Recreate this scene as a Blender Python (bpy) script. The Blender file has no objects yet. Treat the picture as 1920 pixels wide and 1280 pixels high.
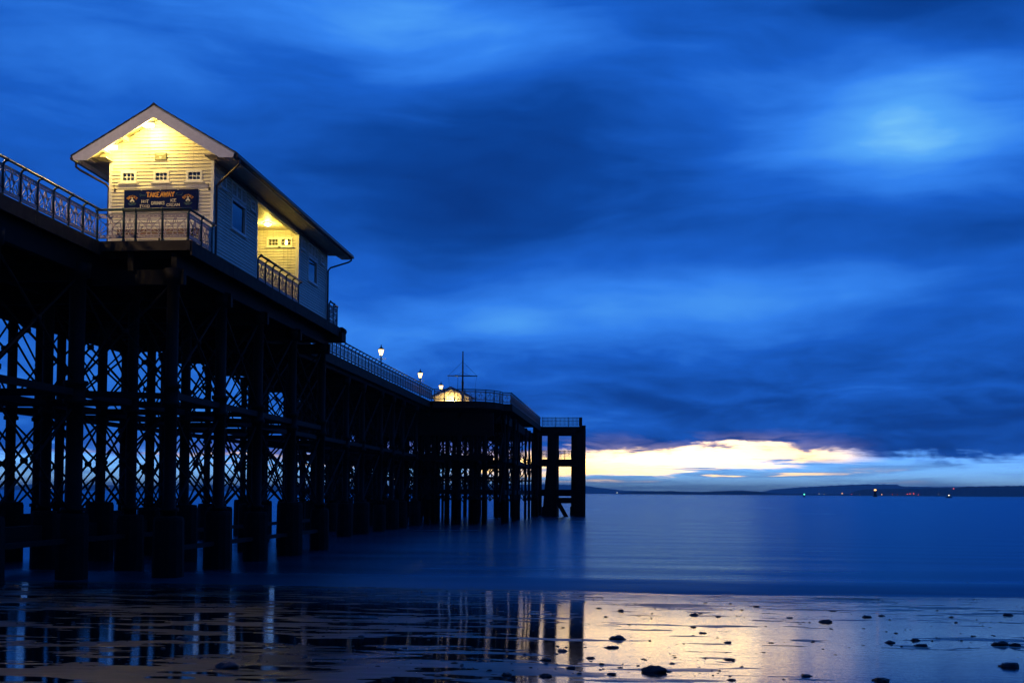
import bpy, math, random
import numpy as np
from mathutils import Vector, Matrix, noise as mnoise
random.seed(7); rng = np.random.default_rng(7)
SC = bpy.context.scene; COL = SC.collection
R = math.radians

# ------------------------------------------------------------------ camera
FPX, CX, CY, EYE = 2200., 960., 830., 2.9
PSI, PITCH, ROLL = math.atan(205/2200.), math.atan(93.5/2200.), .0068
FW = Vector((-math.sin(PSI)*math.cos(PITCH), math.cos(PSI)*math.cos(PITCH), math.sin(PITCH)))
RT = Vector((math.cos(PSI), math.sin(PSI), 0)); UP = RT.cross(FW)
R2 = RT*math.cos(ROLL)+UP*math.sin(ROLL); U2 = UP*math.cos(ROLL)-RT*math.sin(ROLL)
cam = bpy.data.cameras.new('camera'); co = bpy.data.objects.new('camera', cam); COL.objects.link(co)
cam.sensor_width = 36; cam.lens = FPX/1920*36; cam.shift_y = (CY-640)/1920.
cam.clip_start = .1; cam.clip_end = 80000
m = Matrix((R2, U2, -FW)).transposed().to_4x4(); m.translation = (0, 0, EYE); co.matrix_world = m
SC.camera = co
def ray(x, y): return FW+R2*((x-CX)/FPX)-U2*((y-CY)/FPX)
def onz(x, y, z): d = ray(x, y); return d*((z-EYE)/d.z)+Vector((0, 0, EYE))
def ony(x, y, Y): d = ray(x, y); return d*(Y/d.y)+Vector((0, 0, EYE))

# ------------------------------------------------------------------ world (dusk sky)
W = bpy.data.worlds.new('World'); SC.world = W; W.use_nodes = True
nt = W.node_tree; N = nt.nodes; L = nt.links; N.clear()
def sock(v, inp):
    if isinstance(v, (int, float)): inp.default_value = v
    elif isinstance(v, tuple): inp.default_value = v if len(v) == len(inp.default_value) else v+(1,)
    else: nt.links.new(v, inp)
def MA(op, a, b=0., c=0., clamp=False):
    n = nt.nodes.new('ShaderNodeMath'); n.operation = op; n.use_clamp = clamp
    for i, v in enumerate((a, b, c)): sock(v, n.inputs[i])
    return n.outputs[0]
def add(*a):
    r = a[0]
    for b in a[1:]: r = MA('ADD', r, b)
    return r
def mul(a, b): return MA('MULTIPLY', a, b)
def sub(a, b): return MA('SUBTRACT', a, b)
def sstep(v, lo, hi, o0=0., o1=1.):
    n = nt.nodes.new('ShaderNodeMapRange'); n.interpolation_type = 'SMOOTHSTEP'
    for i, x in enumerate((v, lo, hi, o0, o1)): sock(x, n.inputs[i])
    return n.outputs[0]
def combine(x, y, z=0.):
    n = nt.nodes.new('ShaderNodeCombineXYZ')
    for i, v in enumerate((x, y, z)): sock(v, n.inputs[i])
    return n.outputs[0]
def noise(vec, scale, detail=3., rough=.5, dist=0., col=False):
    n = nt.nodes.new('ShaderNodeTexNoise')
    if vec is not None: nt.links.new(vec, n.inputs['Vector'])
    n.inputs['Scale'].default_value = scale; n.inputs['Detail'].default_value = detail
    n.inputs['Roughness'].default_value = rough; n.inputs['Distortion'].default_value = dist
    return n.outputs['Color' if col else 'Fac']
def mixc(f, a, b):
    n = nt.nodes.new('ShaderNodeMix'); n.data_type = 'RGBA'; n.clamp_factor = True
    sock(f, n.inputs[0]); sock(a, n.inputs[6]); sock(b, n.inputs[7]); return n.outputs[2]
def ramp(f, stops, interp='LINEAR'):
    n = nt.nodes.new('ShaderNodeValToRGB'); cr = n.color_ramp; cr.interpolation = interp
    while len(cr.elements) < len(stops): cr.elements.new(.5)
    for e, (p, c) in zip(cr.elements, stops): e.position = p; e.color = tuple(c)+(1,)
    nt.links.new(f, n.inputs[0]); return n.outputs[0]
def srgb(r, g, b): return tuple(((v/255+.055)/1.055)**2.4 if v > 10 else v/255/12.92 for v in (r, g, b))

tc = N.new('ShaderNodeTexCoord'); sep = N.new('ShaderNodeSeparateXYZ'); L.new(tc.outputs['Generated'], sep.inputs[0])
dx, dy, dz = sep.outputs
AZ = mul(add(MA('ARCTAN2', dx, dy), PSI), 180/math.pi)      # degrees right of the pier-facing axis
EL = mul(MA('ARCSINE', dz), 180/math.pi)
flow = noise(combine(mul(AZ, .06), mul(EL, .13), 3.1), 1., 2, .5)
wob = mul(sub(flow, .5), 5.)
A2, E2 = AZ, add(EL, wob)
def px(x): return math.degrees(math.atan((x-960)/2200.))
def py(y): return math.degrees(math.atan((924-y)/2200.))
def blob(x, y, sx, sy, amp, tilt=0.):
    a = sub(A2, px(x)); e = sub(E2, py(y)); e = sub(e, mul(a, tilt)); sx = sx/38.4; sy = sy/38.4
    q = add(mul(mul(a, a), 1/sx**2), mul(mul(e, e), 1/sy**2))
    return mul(MA('EXPONENT', mul(q, -1.)), amp)
big = noise(combine(mul(AZ, .05), mul(EL, .12), 0.), 1., 3, .5, .4)
streak = noise(combine(mul(AZ, .09), mul(E2, .42), 7.), 1., 4, .55, .3)
fine = noise(combine(mul(AZ, .25), mul(E2, .9), 2.), 1., 4, .55)
lowc = mul(sub(noise(combine(mul(AZ, .22), mul(EL, .75), 21.), 1., 5, .6, .6), .5), sub(1., sstep(EL, 3.5, 10.)))
V = add(.36, mul(sub(big, .5), .36), mul(sub(streak, .5), .40), mul(sub(fine, .5), .16), mul(lowc, .62),
        blob(1720, 240, 280, 140, .32), blob(1675, 240, 130, 130, .13), blob(1560, 300, 360, 180, .16), blob(800, 40, 300, 120, .34, -.1),
        blob(150, 100, 420, 200, .12), blob(1000, 320, 420, 140, -.27), blob(1750, 20, 330, 110, -.20),
        blob(1000, 590, 420, 75, .26, .02), blob(1500, 560, 380, 55, .24), blob(420, 640, 380, 120, .20),
        blob(1700, 480, 300, 60, -.12), blob(1700, 790, 420, 65, -.16), blob(1080, 690, 260, 50, -.06),
        blob(1150, 790, 260, 30, .10), blob(400, 800, 420, 60, .12))
cloud = ramp(V, [(0., srgb(6, 46, 118)), (.22, srgb(11, 68, 156)), (.42, srgb(26, 96, 204)), (.62, srgb(52, 132, 242)), (.82, srgb(84, 168, 254)), (1., srgb(140, 218, 255))])
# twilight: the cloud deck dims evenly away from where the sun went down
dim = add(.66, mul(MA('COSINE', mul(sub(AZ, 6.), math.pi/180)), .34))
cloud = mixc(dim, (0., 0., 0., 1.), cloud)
# low sky: pale band above the sea, and the break in the cloud where the last light comes through
edge = noise(combine(mul(AZ, .30), mul(EL, 1.1), 11.), 1., 5, .6, .5)
edge2 = noise(combine(mul(AZ, .16), mul(EL, 2.6), 5.), 1., 4, .55, .3)
edge3 = noise(combine(mul(AZ, .95), mul(EL, 3.4), 15.), 1., 5, .6, .4)
lift = add(mul(sub(edge, .5), 1.8), mul(sub(edge2, .5), .8), mul(sub(edge3, .5), .7))
EG = add(EL, lift)
rise = add(blob(1400, 850, 190, 60, .55), blob(1180, 870, 160, 60, .1))
topE = add(1.72, rise)
under = sub(1., sstep(EG, sub(topE, .26), add(topE, .34)))          # below the cloud base
pale = ramp(mul(EL, .4), [(0., srgb(150, 192, 222)), (.45, srgb(112, 172, 232)), (1., srgb(60, 128, 225))])
pv_ = N.new('ShaderNodeVectorMath'); pv_.operation = 'SCALE'; pv_.inputs[3].default_value = 2.2; L.new(pale, pv_.inputs[0]); pale = pv_.outputs[0]
pale = mixc(mul(sstep(edge2, .45, .62), .55), pale, srgb(84, 140, 212))
azw = mul(sstep(AZ, -26., -1.), sub(1., sstep(AZ, px(1480), px(1680))))
lower = add(.78, mul(sub(edge2, .5), 2.2), mul(sstep(AZ, px(1180), px(1500)), .55))
gold = mul(mul(sstep(add(EL, mul(lift, .35)), lower, add(lower, .50)), under), azw)
gold = mul(gold, sstep(add(edge2, mul(sstep(AZ, -6., 3.), .5)), .52, .66))
thin = mul(mul(sstep(edge2, .56, .64), sub(1., sstep(MA('ABSOLUTE', sub(EL, .9)), .1, .45))), sub(1., sstep(MA('ABSOLUTE', sub(AZ, 4.)), 6., 18.)))
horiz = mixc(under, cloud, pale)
warm = mul(sub(1., sstep(MA('ABSOLUTE', sub(EG, add(topE, .25))), .0, 1.1)), mul(azw, mul(sstep(edge, .42, .62), .7)))
horiz = mixc(warm, horiz, srgb(158, 150, 200))
golden = ramp(sstep(EL, .4, 2.8), [(0., (4.6, 2.7, .72)), (.5, (6.2, 3.9, 1.15)), (1., (3.6, 2.3, .85))])
gb = N.new('ShaderNodeVectorMath'); gb.operation = 'SCALE'; L.new(golden, gb.inputs[0]); L.new(add(.75, blob(1280, 870, 210, 90, .85)), gb.inputs[3]); golden = gb.outputs[0]
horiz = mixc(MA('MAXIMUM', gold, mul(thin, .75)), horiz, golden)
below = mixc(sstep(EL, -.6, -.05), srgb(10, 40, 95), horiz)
sky = N.new('ShaderNodeTexSky'); sky.sky_type = 'NISHITA'; sky.sun_disc = False
SUN_AZ, SUN_EL = 6.0-math.degrees(PSI), -5.0
sky.sun_elevation = R(SUN_EL); sky.sun_rotation = R(SUN_AZ)
addn = N.new('ShaderNodeMix'); addn.data_type = 'RGBA'; addn.blend_type = 'ADD'; addn.inputs[0].default_value = .10
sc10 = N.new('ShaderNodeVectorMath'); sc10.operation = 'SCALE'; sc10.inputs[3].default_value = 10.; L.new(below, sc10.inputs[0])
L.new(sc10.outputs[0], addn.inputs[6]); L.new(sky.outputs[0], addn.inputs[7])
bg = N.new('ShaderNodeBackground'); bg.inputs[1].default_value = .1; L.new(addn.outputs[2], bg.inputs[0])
W.cycles.sampling_method = 'MANUAL'; W.cycles.sample_map_resolution = 512
ow = N.new('ShaderNodeOutputWorld'); L.new(bg.outputs[0], ow.inputs[0])
# the sun is at the horizon behind the cloud: hardly any direct light is left
sl = bpy.data.lights.new('sun', 'SUN'); sl.energy = .02; sl.angle = R(12); sl.color = (1, .8, .55)
so = bpy.data.objects.new('sun', sl); COL.objects.link(so)
LE = 2.0      # the last light comes from just above the horizon
sd = Vector((math.sin(R(SUN_AZ))*math.cos(R(LE)), math.cos(R(SUN_AZ))*math.cos(R(LE)), math.sin(R(LE))))
so.rotation_euler = sd.to_track_quat('Z', 'Y').to_euler()
cy_ = SC.cycles; cy_.max_bounces = 6; cy_.diffuse_bounces = 2; cy_.glossy_bounces = 3; cy_.transmission_bounces = 3; cy_.transparent_max_bounces = 8; cy_.caustics_reflective = False; cy_.caustics_refractive = False
vs = SC.view_settings; vs.view_transform = 'Standard'; vs.look = 'None'; vs.exposure = 0; vs.gamma = 1; vs.use_curve_mapping = False

# ------------------------------------------------------------------ materials
MATS = {}
def mat(name, base, rough=.6, metal=0., var=.25, scale=4., bump=0., bscale=30., emit=None, estr=0., spec=.5, stretch=None, build=None):
    global nt
    mm = bpy.data.materials.new(name); mm.use_nodes = True; nt = mm.node_tree
    b = nt.nodes['Principled BSDF']; t = nt.nodes.new('ShaderNodeTexCoord')
    v = t.outputs['Object']
    if stretch:
        mp = nt.nodes.new('ShaderNodeMapping'); mp.inputs['Scale'].default_value = stretch; nt.links.new(v, mp.inputs[0]); v = mp.outputs[0]
    b.inputs['Roughness'].default_value = rough; b.inputs['Metallic'].default_value = metal
    b.inputs['Specular IOR Level'].default_value = spec
    if build: build(b, v)
    else:
        nf = noise(v, scale, 5, .6)
        lo = tuple(c*(1-var) for c in base); hi = tuple(min(1, c*(1+var)) for c in base)
        cb = ramp(nf, [(.3, lo), (.7, hi)])
        if name == 'cream':                                            # each board weathered a little differently, with faint runs of salt dirt
            oi = nt.nodes.new('ShaderNodeObjectInfo'); sv = nt.nodes.new('ShaderNodeVectorMath'); sv.operation = 'SCALE'; nt.links.new(cb, sv.inputs[0])
            mp = nt.nodes.new('ShaderNodeMapping'); mp.inputs['Scale'].default_value = (9, 9, .35); nt.links.new(t.outputs['Object'], mp.inputs[0])
            run = sstep(noise(mp.outputs[0], 1., 4, .65), .52, .75)
            nt.links.new(mul(add(.88, mul(oi.outputs['Random'], .16)), sub(1., mul(run, .28))), sv.inputs[3]); cb = sv.outputs[0]
        nt.links.new(cb, b.inputs['Base Color'])
        if bump:
            bn = nt.nodes.new('ShaderNodeBump'); bn.inputs['Strength'].default_value = bump; bn.inputs['Distance'].default_value = .02
            nt.links.new(noise(v, bscale, 4, .6), bn.inputs['Height']); nt.links.new(bn.outputs[0], b.inputs['Normal'])
        if emit:
            b.inputs['Emission Color'].default_value = emit+(1,); b.inputs['Emission Strength'].default_value = estr
    MATS[name] = mm; return mm
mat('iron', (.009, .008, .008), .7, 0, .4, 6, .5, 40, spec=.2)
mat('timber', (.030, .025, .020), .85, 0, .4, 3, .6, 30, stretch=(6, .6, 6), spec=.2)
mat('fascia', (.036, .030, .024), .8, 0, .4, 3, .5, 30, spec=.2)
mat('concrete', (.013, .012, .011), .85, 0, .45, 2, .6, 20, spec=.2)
mat('paint_white', (.40, .33, .35), .5, 0, .16, 7, .15, 50)
mat('paint_dark', (.020, .050, .058), .35, 0, .3, 8, .2, 60)
mat('cream', (.75, .70, .61), .5, 0, .13, 2.5, .2, 40, stretch=(1, 1, 8))
mat('white_trim', (.84, .81, .80), .45, 0, .08, 5, .1, 50)
mat('soffit', (.62, .57, .45), .55, 0, .12, 3)
mat('tile', (.030, .026, .027), .65, 0, .3, 9, .4, 40)
mat('gutter', (.045, .025, .018), .35, 0, .3, 9)
mat('maroon', (.10, .018, .015), .45, 0, .25, 6)
mat('sign_navy', (.003, .010, .085), .8, 0, .2, 5, spec=.04)
mat('gold', (.62, .27, .04), .5, 0, .15, 20)
mat('letter_white', (.70, .66, .58), .5, 0, .1, 20)
mat('letter_teal', (.02, .12, .18), .5, 0, .2, 20)
mat('black', (.01, .01, .01), .5)
mat('plaque', (.20, .20, .14), .5, 0, .2, 15)
mat('floor', (.20, .17, .13), .7, 0, .2, 6)
mat('rock', (.030, .028, .027), .42, 0, .5, 8, .8, 14)
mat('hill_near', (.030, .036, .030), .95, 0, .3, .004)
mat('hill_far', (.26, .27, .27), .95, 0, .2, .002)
mat('lamp_warm', (.9, .8, .6), .4, emit=(1., .60, .20), estr=5.)
mat('lamp_white', (.9, .85, .7), .4, emit=(1., .78, .36), estr=16.)
for nm, c in dict(red=(1., .10, .04), amber=(1., .45, .12), white=(1., .85, .6), green=(.1, 1., .5)).items():
    mat('light_'+nm, (.5, .5, .5), .5, emit=c, estr=5.)
def _glass(b, v):
    t = nt.nodes.new('ShaderNodeBsdfTransparent'); t.inputs[0].default_value = (.82, .88, .9, 1)
    g = nt.nodes.new('ShaderNodeBsdfGlossy'); g.inputs['Roughness'].default_value = .03
    fr = nt.nodes.new('ShaderNodeFresnel'); fr.inputs[0].default_value = 1.5
    bn = nt.nodes.new('ShaderNodeBump'); bn.inputs['Strength'].default_value = .04; nt.links.new(noise(v, 1.5, 2), bn.inputs['Height']); nt.links.new(bn.outputs[0], g.inputs['Normal'])
    mx = nt.nodes.new('ShaderNodeMixShader'); nt.links.new(MA('ADD', fr.outputs[0], .16), mx.inputs[0]); nt.links.new(t.outputs[0], mx.inputs[1]); nt.links.new(g.outputs[0], mx.inputs[2])
    nt.links.new(mx.outputs[0], nt.nodes['Material Output'].inputs[0])
mat('glass', (1, 1, 1), build=_glass)
def _sand(b, v):
    n1 = noise(v, .35, 4, .55); n2 = noise(v, 3., 5, .65); n3 = noise(v, 60., 3, .7)
    nt.links.new(ramp(add(mul(n1, .5), mul(n2, .3), mul(n3, .2)), [(.3, (.014, .010, .008)), (.7, (.036, .026, .020))]), b.inputs['Base Color'])
    nt.links.new(sstep(n1, .35, .7, .24, .46), b.inputs['Roughness'])
    bn = nt.nodes.new('ShaderNodeBump'); bn.inputs['Strength'].default_value = .45; bn.inputs['Distance'].default_value = .012
    mp = nt.nodes.new('ShaderNodeMapping'); mp.inputs['Scale'].default_value = (1.2, 5, 1); nt.links.new(v, mp.inputs[0])
    nt.links.new(add(mul(noise(mp.outputs[0], 2.2, 4, .6), 1.), mul(noise(v, 40., 3, .6), .25)), bn.inputs['Height']); nt.links.new(bn.outputs[0], b.inputs['Normal'])
    b.inputs['IOR'].default_value = 1.42; b.inputs['Specular IOR Level'].default_value = .35
mat('sand', (.1, .1, .1), build=_sand)
def _film(b, v):
    b.inputs['Base Color'].default_value = (.012, .010, .010, 1); b.inputs['IOR'].default_value = 1.45
    nt.links.new(sstep(noise(v, .5, 3), .3, .7, .015, .06), b.inputs['Roughness'])
    bn = nt.nodes.new('ShaderNodeBump'); bn.inputs['Strength'].default_value = .13; bn.inputs['Distance'].default_value = .01
    mp = nt.nodes.new('ShaderNodeMapping'); mp.inputs['Scale'].default_value = (1.3, 7, 1); nt.links.new(v, mp.inputs[0])
    nt.links.new(noise(mp.outputs[0], 2.5, 4, .6), bn.inputs['Height']); nt.links.new(bn.outputs[0], b.inputs['Normal'])
mat('film', (.1, .1, .1), build=_film)
def _sea(b, v):
    s = nt.nodes.new('ShaderNodeSeparateXYZ'); nt.links.new(v, s.inputs[0]); x, y, z = s.outputs
    mp = nt.nodes.new('ShaderNodeMapping'); mp.inputs['Scale'].default_value = (.05, .35, 1); nt.links.new(v, mp.inputs[0])
    st = noise(mp.outputs[0], 1., 4, .55, .4)
    # churned foam of the breaking wavelets, smoothed by the long exposure: only where the water is shallow
    foam = mul(sub(1., sstep(add(y, mul(sub(st, .5), 7.)), 34.6, 42.)), sstep(st, .3, .7, .3, 1.))
    df = nt.nodes.new('ShaderNodeBsdfDiffuse'); nt.links.new(mixc(mul(foam, .6), (.002, .016, .032, 1), (.11, .12, .135, 1)), df.inputs[0])
    gl = nt.nodes.new('ShaderNodeBsdfGlossy'); gl.inputs['Color'].default_value = (.26, .52, .68, 1)
    nt.links.new(add(.25, mul(foam, .25), mul(sub(st, .5), .12)), gl.inputs['Roughness'])
    mp2 = nt.nodes.new('ShaderNodeMapping'); mp2.inputs['Scale'].default_value = (.09, .22, 1); nt.links.new(v, mp2.inputs[0])
    bn = nt.nodes.new('ShaderNodeBump'); bn.inputs['Strength'].default_value = .30; bn.inputs['Distance'].default_value = .45
    nt.links.new(noise(mp2.outputs[0], 1., 5, .6, .3), bn.inputs['Height']); nt.links.new(bn.outputs[0], gl.inputs['Normal'])
    fr = nt.nodes.new('ShaderNodeFresnel'); fr.inputs[0].default_value = 1.33
    mx = nt.nodes.new('ShaderNodeMixShader'); nt.links.new(mul(mul(fr.outputs[0], .95), sub(1., mul(foam, .5))), mx.inputs[0]); nt.links.new(df.outputs[0], mx.inputs[1]); nt.links.new(gl.outputs[0], mx.inputs[2])
    nt.links.new(mx.outputs[0], nt.nodes['Material Output'].inputs[0])
mat('sea', (.1, .1, .1), build=_sea)

# ------------------------------------------------------------------ mesh helpers
class MB:
    def __init__(s): s.v = []; s.f = []
    def box(s, a, b):
        x0, y0, z0 = a; x1, y1, z1 = b; i = len(s.v)
        s.v += [(x0, y0, z0), (x1, y0, z0), (x1, y1, z0), (x0, y1, z0), (x0, y0, z1), (x1, y0, z1), (x1, y1, z1), (x0, y1, z1)]
        s.f += [(i, i+3, i+2, i+1), (i+4, i+5, i+6, i+7), (i, i+1, i+5, i+4), (i+1, i+2, i+6, i+5), (i+2, i+3, i+7, i+6), (i+3, i, i+4, i+7)]
        return s
    def hexa(s, p):
        i = len(s.v); s.v += [tuple(q) for q in p]
        s.f += [(i, i+3, i+2, i+1), (i+4, i+5, i+6, i+7), (i, i+1, i+5, i+4), (i+1, i+2, i+6, i+5), (i+2, i+3, i+7, i+6), (i+3, i, i+4, i+7)]
        return s
    def bar(s, p, q, w, h, up=(0, 0, 1)):
        p = Vector(p); q = Vector(q); d = (q-p).normalized(); u = Vector(up)
        if abs(d.dot(u)) > .98: u = Vector((1, 0, 0))
        a = d.cross(u).normalized(); b = a.cross(d).normalized(); a *= w/2; b *= h/2
        return s.hexa([p-a-b, p+a-b, q+a-b, q-a-b, p-a+b, p+a+b, q+a+b, q-a+b])
    def tube(s, pts, r, n=8, cap=True):
        pts = [Vector(p) for p in pts]; rs = r if isinstance(r, (list, tuple)) else [r]*len(pts); i0 = len(s.v)
        ref = None
        for k, p in enumerate(pts):
            d = (pts[min(k+1, len(pts)-1)]-pts[max(k-1, 0)]).normalized()
            if ref is None: ref = Vector((0, 0, 1)) if abs(d.z) < .9 else Vector((1, 0, 0))
            a = d.cross(ref).normalized(); b = d.cross(a).normalized()
            for j in range(n):
                t = 2*math.pi*j/n; s.v.append(tuple(p+a*math.cos(t)*rs[k]+b*math.sin(t)*rs[k]))
        for k in range(len(pts)-1):
            for j in range(n):
                s.f.append((i0+k*n+j, i0+k*n+(j+1) % n, i0+(k+1)*n+(j+1) % n, i0+(k+1)*n+j))
        if cap: s.f.append(tuple(i0+j for j in range(n))[::-1]); s.f.append(tuple(i0+(len(pts)-1)*n+j for j in range(n)))
        return s
    def lathe(s, c, prof, n=12):
        return s.tube([(c[0], c[1], c[2]+z) for r, z in prof], [max(r, 1e-4) for r, z in prof], n)
    def prism(s, poly, vec):
        """poly: 3-D points (planar), extruded by vec"""
        i = len(s.v); n = len(poly); vec = Vector(vec)
        s.v += [tuple(p) for p in poly]+[tuple(Vector(p)+vec) for p in poly]
        s.f += [tuple(range(i, i+n)), tuple(range(i+2*n-1, i+n-1, -1))]
        for k in range(n): s.f.append((i+k, i+n+k, i+n+(k+1) % n, i+(k+1) % n))
        return s
    def mesh(s, name, m, smooth=False):
        import bmesh
        me = bpy.data.meshes.new(name); me.from_pydata(s.v, [], s.f); me.materials.append(MATS[m])
        bm = bmesh.new(); bm.from_mesh(me); bmesh.ops.recalc_face_normals(bm, faces=bm.faces); bm.to_mesh(me); bm.free()
        if smooth:
            for p in me.polygons: p.use_smooth = True
        return me
    def build(s, name, m, parent=None, smooth=False): return link(name, s.mesh(name, m, smooth), parent)
WM = {}
def link(name, me, parent=None, loc=None, rotz=0., scale=None, matrix=None):
    o = bpy.data.objects.new(name, me); COL.objects.link(o)
    M = matrix if matrix is not None else Matrix.Translation(loc or (0, 0, 0)) @ Matrix.Rotation(rotz, 4, 'Z') @ (Matrix.Diagonal(tuple(scale)+(1,)) if scale else Matrix())
    if parent is not None: o.parent = parent; o.matrix_parent_inverse = WM[parent.name].inverted()
    o.matrix_basis = M; WM[o.name] = M
    return o
def thing(name, label, cat, loc=(0, 0, 0), group=None):
    o = link(name, None, None, loc); o.empty_display_size = .3; tag(o, label, cat, group); return o
def tag(o, label, cat, group=None):
    o['label'] = label; o['category'] = cat
    if group: o['group'] = group
    return o
def arc(c, r, a0, a1, n): return [(c[0]+r*math.cos(a0+(a1-a0)*k/n), c[1]+r*math.sin(a0+(a1-a0)*k/n)) for k in range(n+1)]

# ------------------------------------------------------------------ ground, film of water, sea
def fbm(x, y, oct=4, seed=0.):
    return mnoise.fractal(Vector((x, y, seed)), 1.0, 2.0, oct, noise_basis='PERLIN_ORIGINAL')
def slope(x, y): return .045*mnoise.noise(Vector((x*.11, y*.03, 7.)))+.02*mnoise.noise(Vector((x*.37, y*.1, 17.)))+(35.0-y)*.0480 + (.0 if y < 35 else (35-y)*.02) + max(0., (-x-5)*.0035) + (max(0., 3-y)*.02)
def sheet(name, xs, ys, zf, m, smooth=True):
    nx, ny = len(xs), len(ys)
    v = [(x, y, zf(x, y)) for y in ys for x in xs]
    f = [(j*nx+i, j*nx+i+1, (j+1)*nx+i+1, (j+1)*nx+i) for j in range(ny-1) for i in range(nx-1)]
    me = bpy.data.meshes.new(name); me.from_pydata(v, [], f); me.materials.append(MATS[m])
    for p in me.polygons: p.use_smooth = smooth
    o = link(name, me); o['kind'] = 'structure'; return o
def axis(lo, hi, step, far_lo, far_hi, g=1.35):
    a = list(np.arange(lo, hi+1e-6, step)); s = step
    b = []; x = lo
    while x > far_lo: s *= g; x -= s; b.append(max(x, far_lo))
    s = step; c = []; x = hi
    while x < far_hi: s *= g; x += s; c.append(min(x, far_hi))
    return [float(q) for q in b[::-1]+a+c]
def relief(x, y):
    near = 1. if 6 < y < 42 else .3
    r = .014*fbm(x*.45, y*1.1, 3, 1.) + .013*fbm(x*.9, y*2.4, 3, 5.) + .006*fbm(x*2.2, y*6., 3, 9.)
    big_ = .012*fbm(x*.12, y*.25, 2, 3.)
    dry = .006*max(0., min(1., (17.-y)/8.))*max(0., min(1., (3.5-x)/5.))      # the sand stands a little higher close by on the pier side
    return (r+big_+dry)*near
def sandz(x, y):
    if y < -60 or y > 160 or abs(x) > 150: return slope(x, min(max(y, -60), 160))
    return slope(x, y)+relief(x, y)
sheet('beach', axis(-24, 14, .11, -900, 900), axis(9, 37.5, .075, -300, 420), sandz, 'sand')
sheet('wet_film', axis(-30, 22, 1., -60, 60), axis(7, 36., .5, 2, 37.), lambda x, y: slope(x, y)+.003+.0035*max(0., min(1., (x+4)/5.))+.004*fbm(x*.08, y*.3, 2, 20.)+(.0 if y < 34.5 else -.02*(y-34.5)), 'film')
def seaz(x, y):
    if y > 90 or abs(x) > 120: return 0.
    k = math.exp(-((y-39.5-1.2*fbm(x*.05, 0, 2, 4.))/1.6)**2)*(.05+.03*fbm(x*.06, 9, 2, 2.)) + math.exp(-((y-46-1.5*fbm(x*.04, 3, 2, 4.))/2.6)**2)*.04
    return k+.012*fbm(x*.1, y*.35, 3, 8.)
sheet('sea', axis(-45, 45, 1.2, -24000, 24000, 1.5), axis(33.0, 90, .35, 30, 24000, 1.45), seaz, 'sea')

# ------------------------------------------------------------------ far shore
def ridge(name, pts, Y, depth, m, seed):
    mb = MB(); n = 0; P = []
    for (a, b) in zip(pts[:-1], pts[1:]):
        k = max(2, int(abs(b[0]-a[0])/4))
        for i in range(k): P.append((a[0]+(b[0]-a[0])*i/k, a[1]+(b[1]-a[1])*i/k))
    P.append(pts[-1]); rows = []
    for i, (x, y) in enumerate(P):
        q = ony(x, y, Y); z = max(1., q.z)*(1+.10*fbm(i*.7, seed, 3))
        rows.append([(q.x*(1-depth*.45/Y), Y-depth*.45, -3), (q.x*(1-depth*.22/Y), Y-depth*.22, z*.45*(1+.3*fbm(i*.4, seed+3, 3))), (q.x, Y, z), (q.x*(1+depth*.5/Y), Y+depth*.5, z*.8), (q.x*(1+depth/Y), Y+depth, -3)])
    for r in rows: mb.v += r
    for i in range(len(rows)-1):
        for j in range(4): mb.f.append((i*5+j, (i+1)*5+j, (i+1)*5+j+1, i*5+j+1))
    o = mb.build(name, m); o['kind'] = 'structure'
    return o
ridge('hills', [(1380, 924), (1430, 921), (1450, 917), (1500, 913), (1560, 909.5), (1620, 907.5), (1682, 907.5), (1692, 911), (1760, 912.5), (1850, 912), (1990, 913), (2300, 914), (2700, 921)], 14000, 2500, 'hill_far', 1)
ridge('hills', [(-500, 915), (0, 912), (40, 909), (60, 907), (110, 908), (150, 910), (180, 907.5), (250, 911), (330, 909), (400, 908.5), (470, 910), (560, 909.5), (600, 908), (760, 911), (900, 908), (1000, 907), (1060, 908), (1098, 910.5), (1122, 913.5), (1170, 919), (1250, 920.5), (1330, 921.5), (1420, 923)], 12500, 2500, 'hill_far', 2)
ridge('island', [(1150, 925), (1165, 923), (1195, 921), (1262, 920), (1280, 922), (1310, 922.2), (1340, 920.5), (1390, 919), (1420, 921), (1462, 926)], 7000, 900, 'hill_near', 3)
ridge('headland', [(1590, 928), (1602, 920.5), (1620, 917), (1680, 915.5), (1790, 914.5), (1815, 911.5), (1920, 910), (2100, 909), (2500, 915)], 8000, 1500, 'hill_near', 4)
ridge('far_coast', [(1395, 926.4), (1460, 925.2), (1540, 925.6), (1620, 926), (1700, 926), (1800, 926.5)], 7600, 500, 'hill_near', 5)

# ------------------------------------------------------------------ pier
DECK = 11.22
pier = thing('pier', 'long dark iron seaside pier on braced columns reaching out over the sea', 'pier', (-21, 60, 0))
XL, XR = -24.8, -17.45
# decks: main walk, the kiosk platform and the round-cornered pier head
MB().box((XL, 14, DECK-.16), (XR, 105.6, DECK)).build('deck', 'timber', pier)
MB().box((XR+.004, 37.55, DECK-.16), (-14.3, 58.4, DECK)).build('platform_deck', 'timber', pier)
def headline(inset=0.):
    """outline of the pier head, right side and its mirror, counter-clockwise from front middle"""
    xc = -21.15; right = [(-17.1, 105.6), (-14.1, 105.7)]
    right += [(-14.1+3.1*math.sin(t), 105.7+3.6*(1-math.cos(t))) for t in [R(a) for a in (18, 36, 54, 72)]]
    right += [(-11.0, 109.2), (-10.25, 109.6), (-10.0, 146.)]
    return right, [(2*xc-x, y) for x, y in right[::-1]]
rg, lf = headline()
MB().prism([(x, y, DECK-.16) for x, y in rg+lf], (0, 0, .16)).build('head_deck', 'timber', pier)
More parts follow.
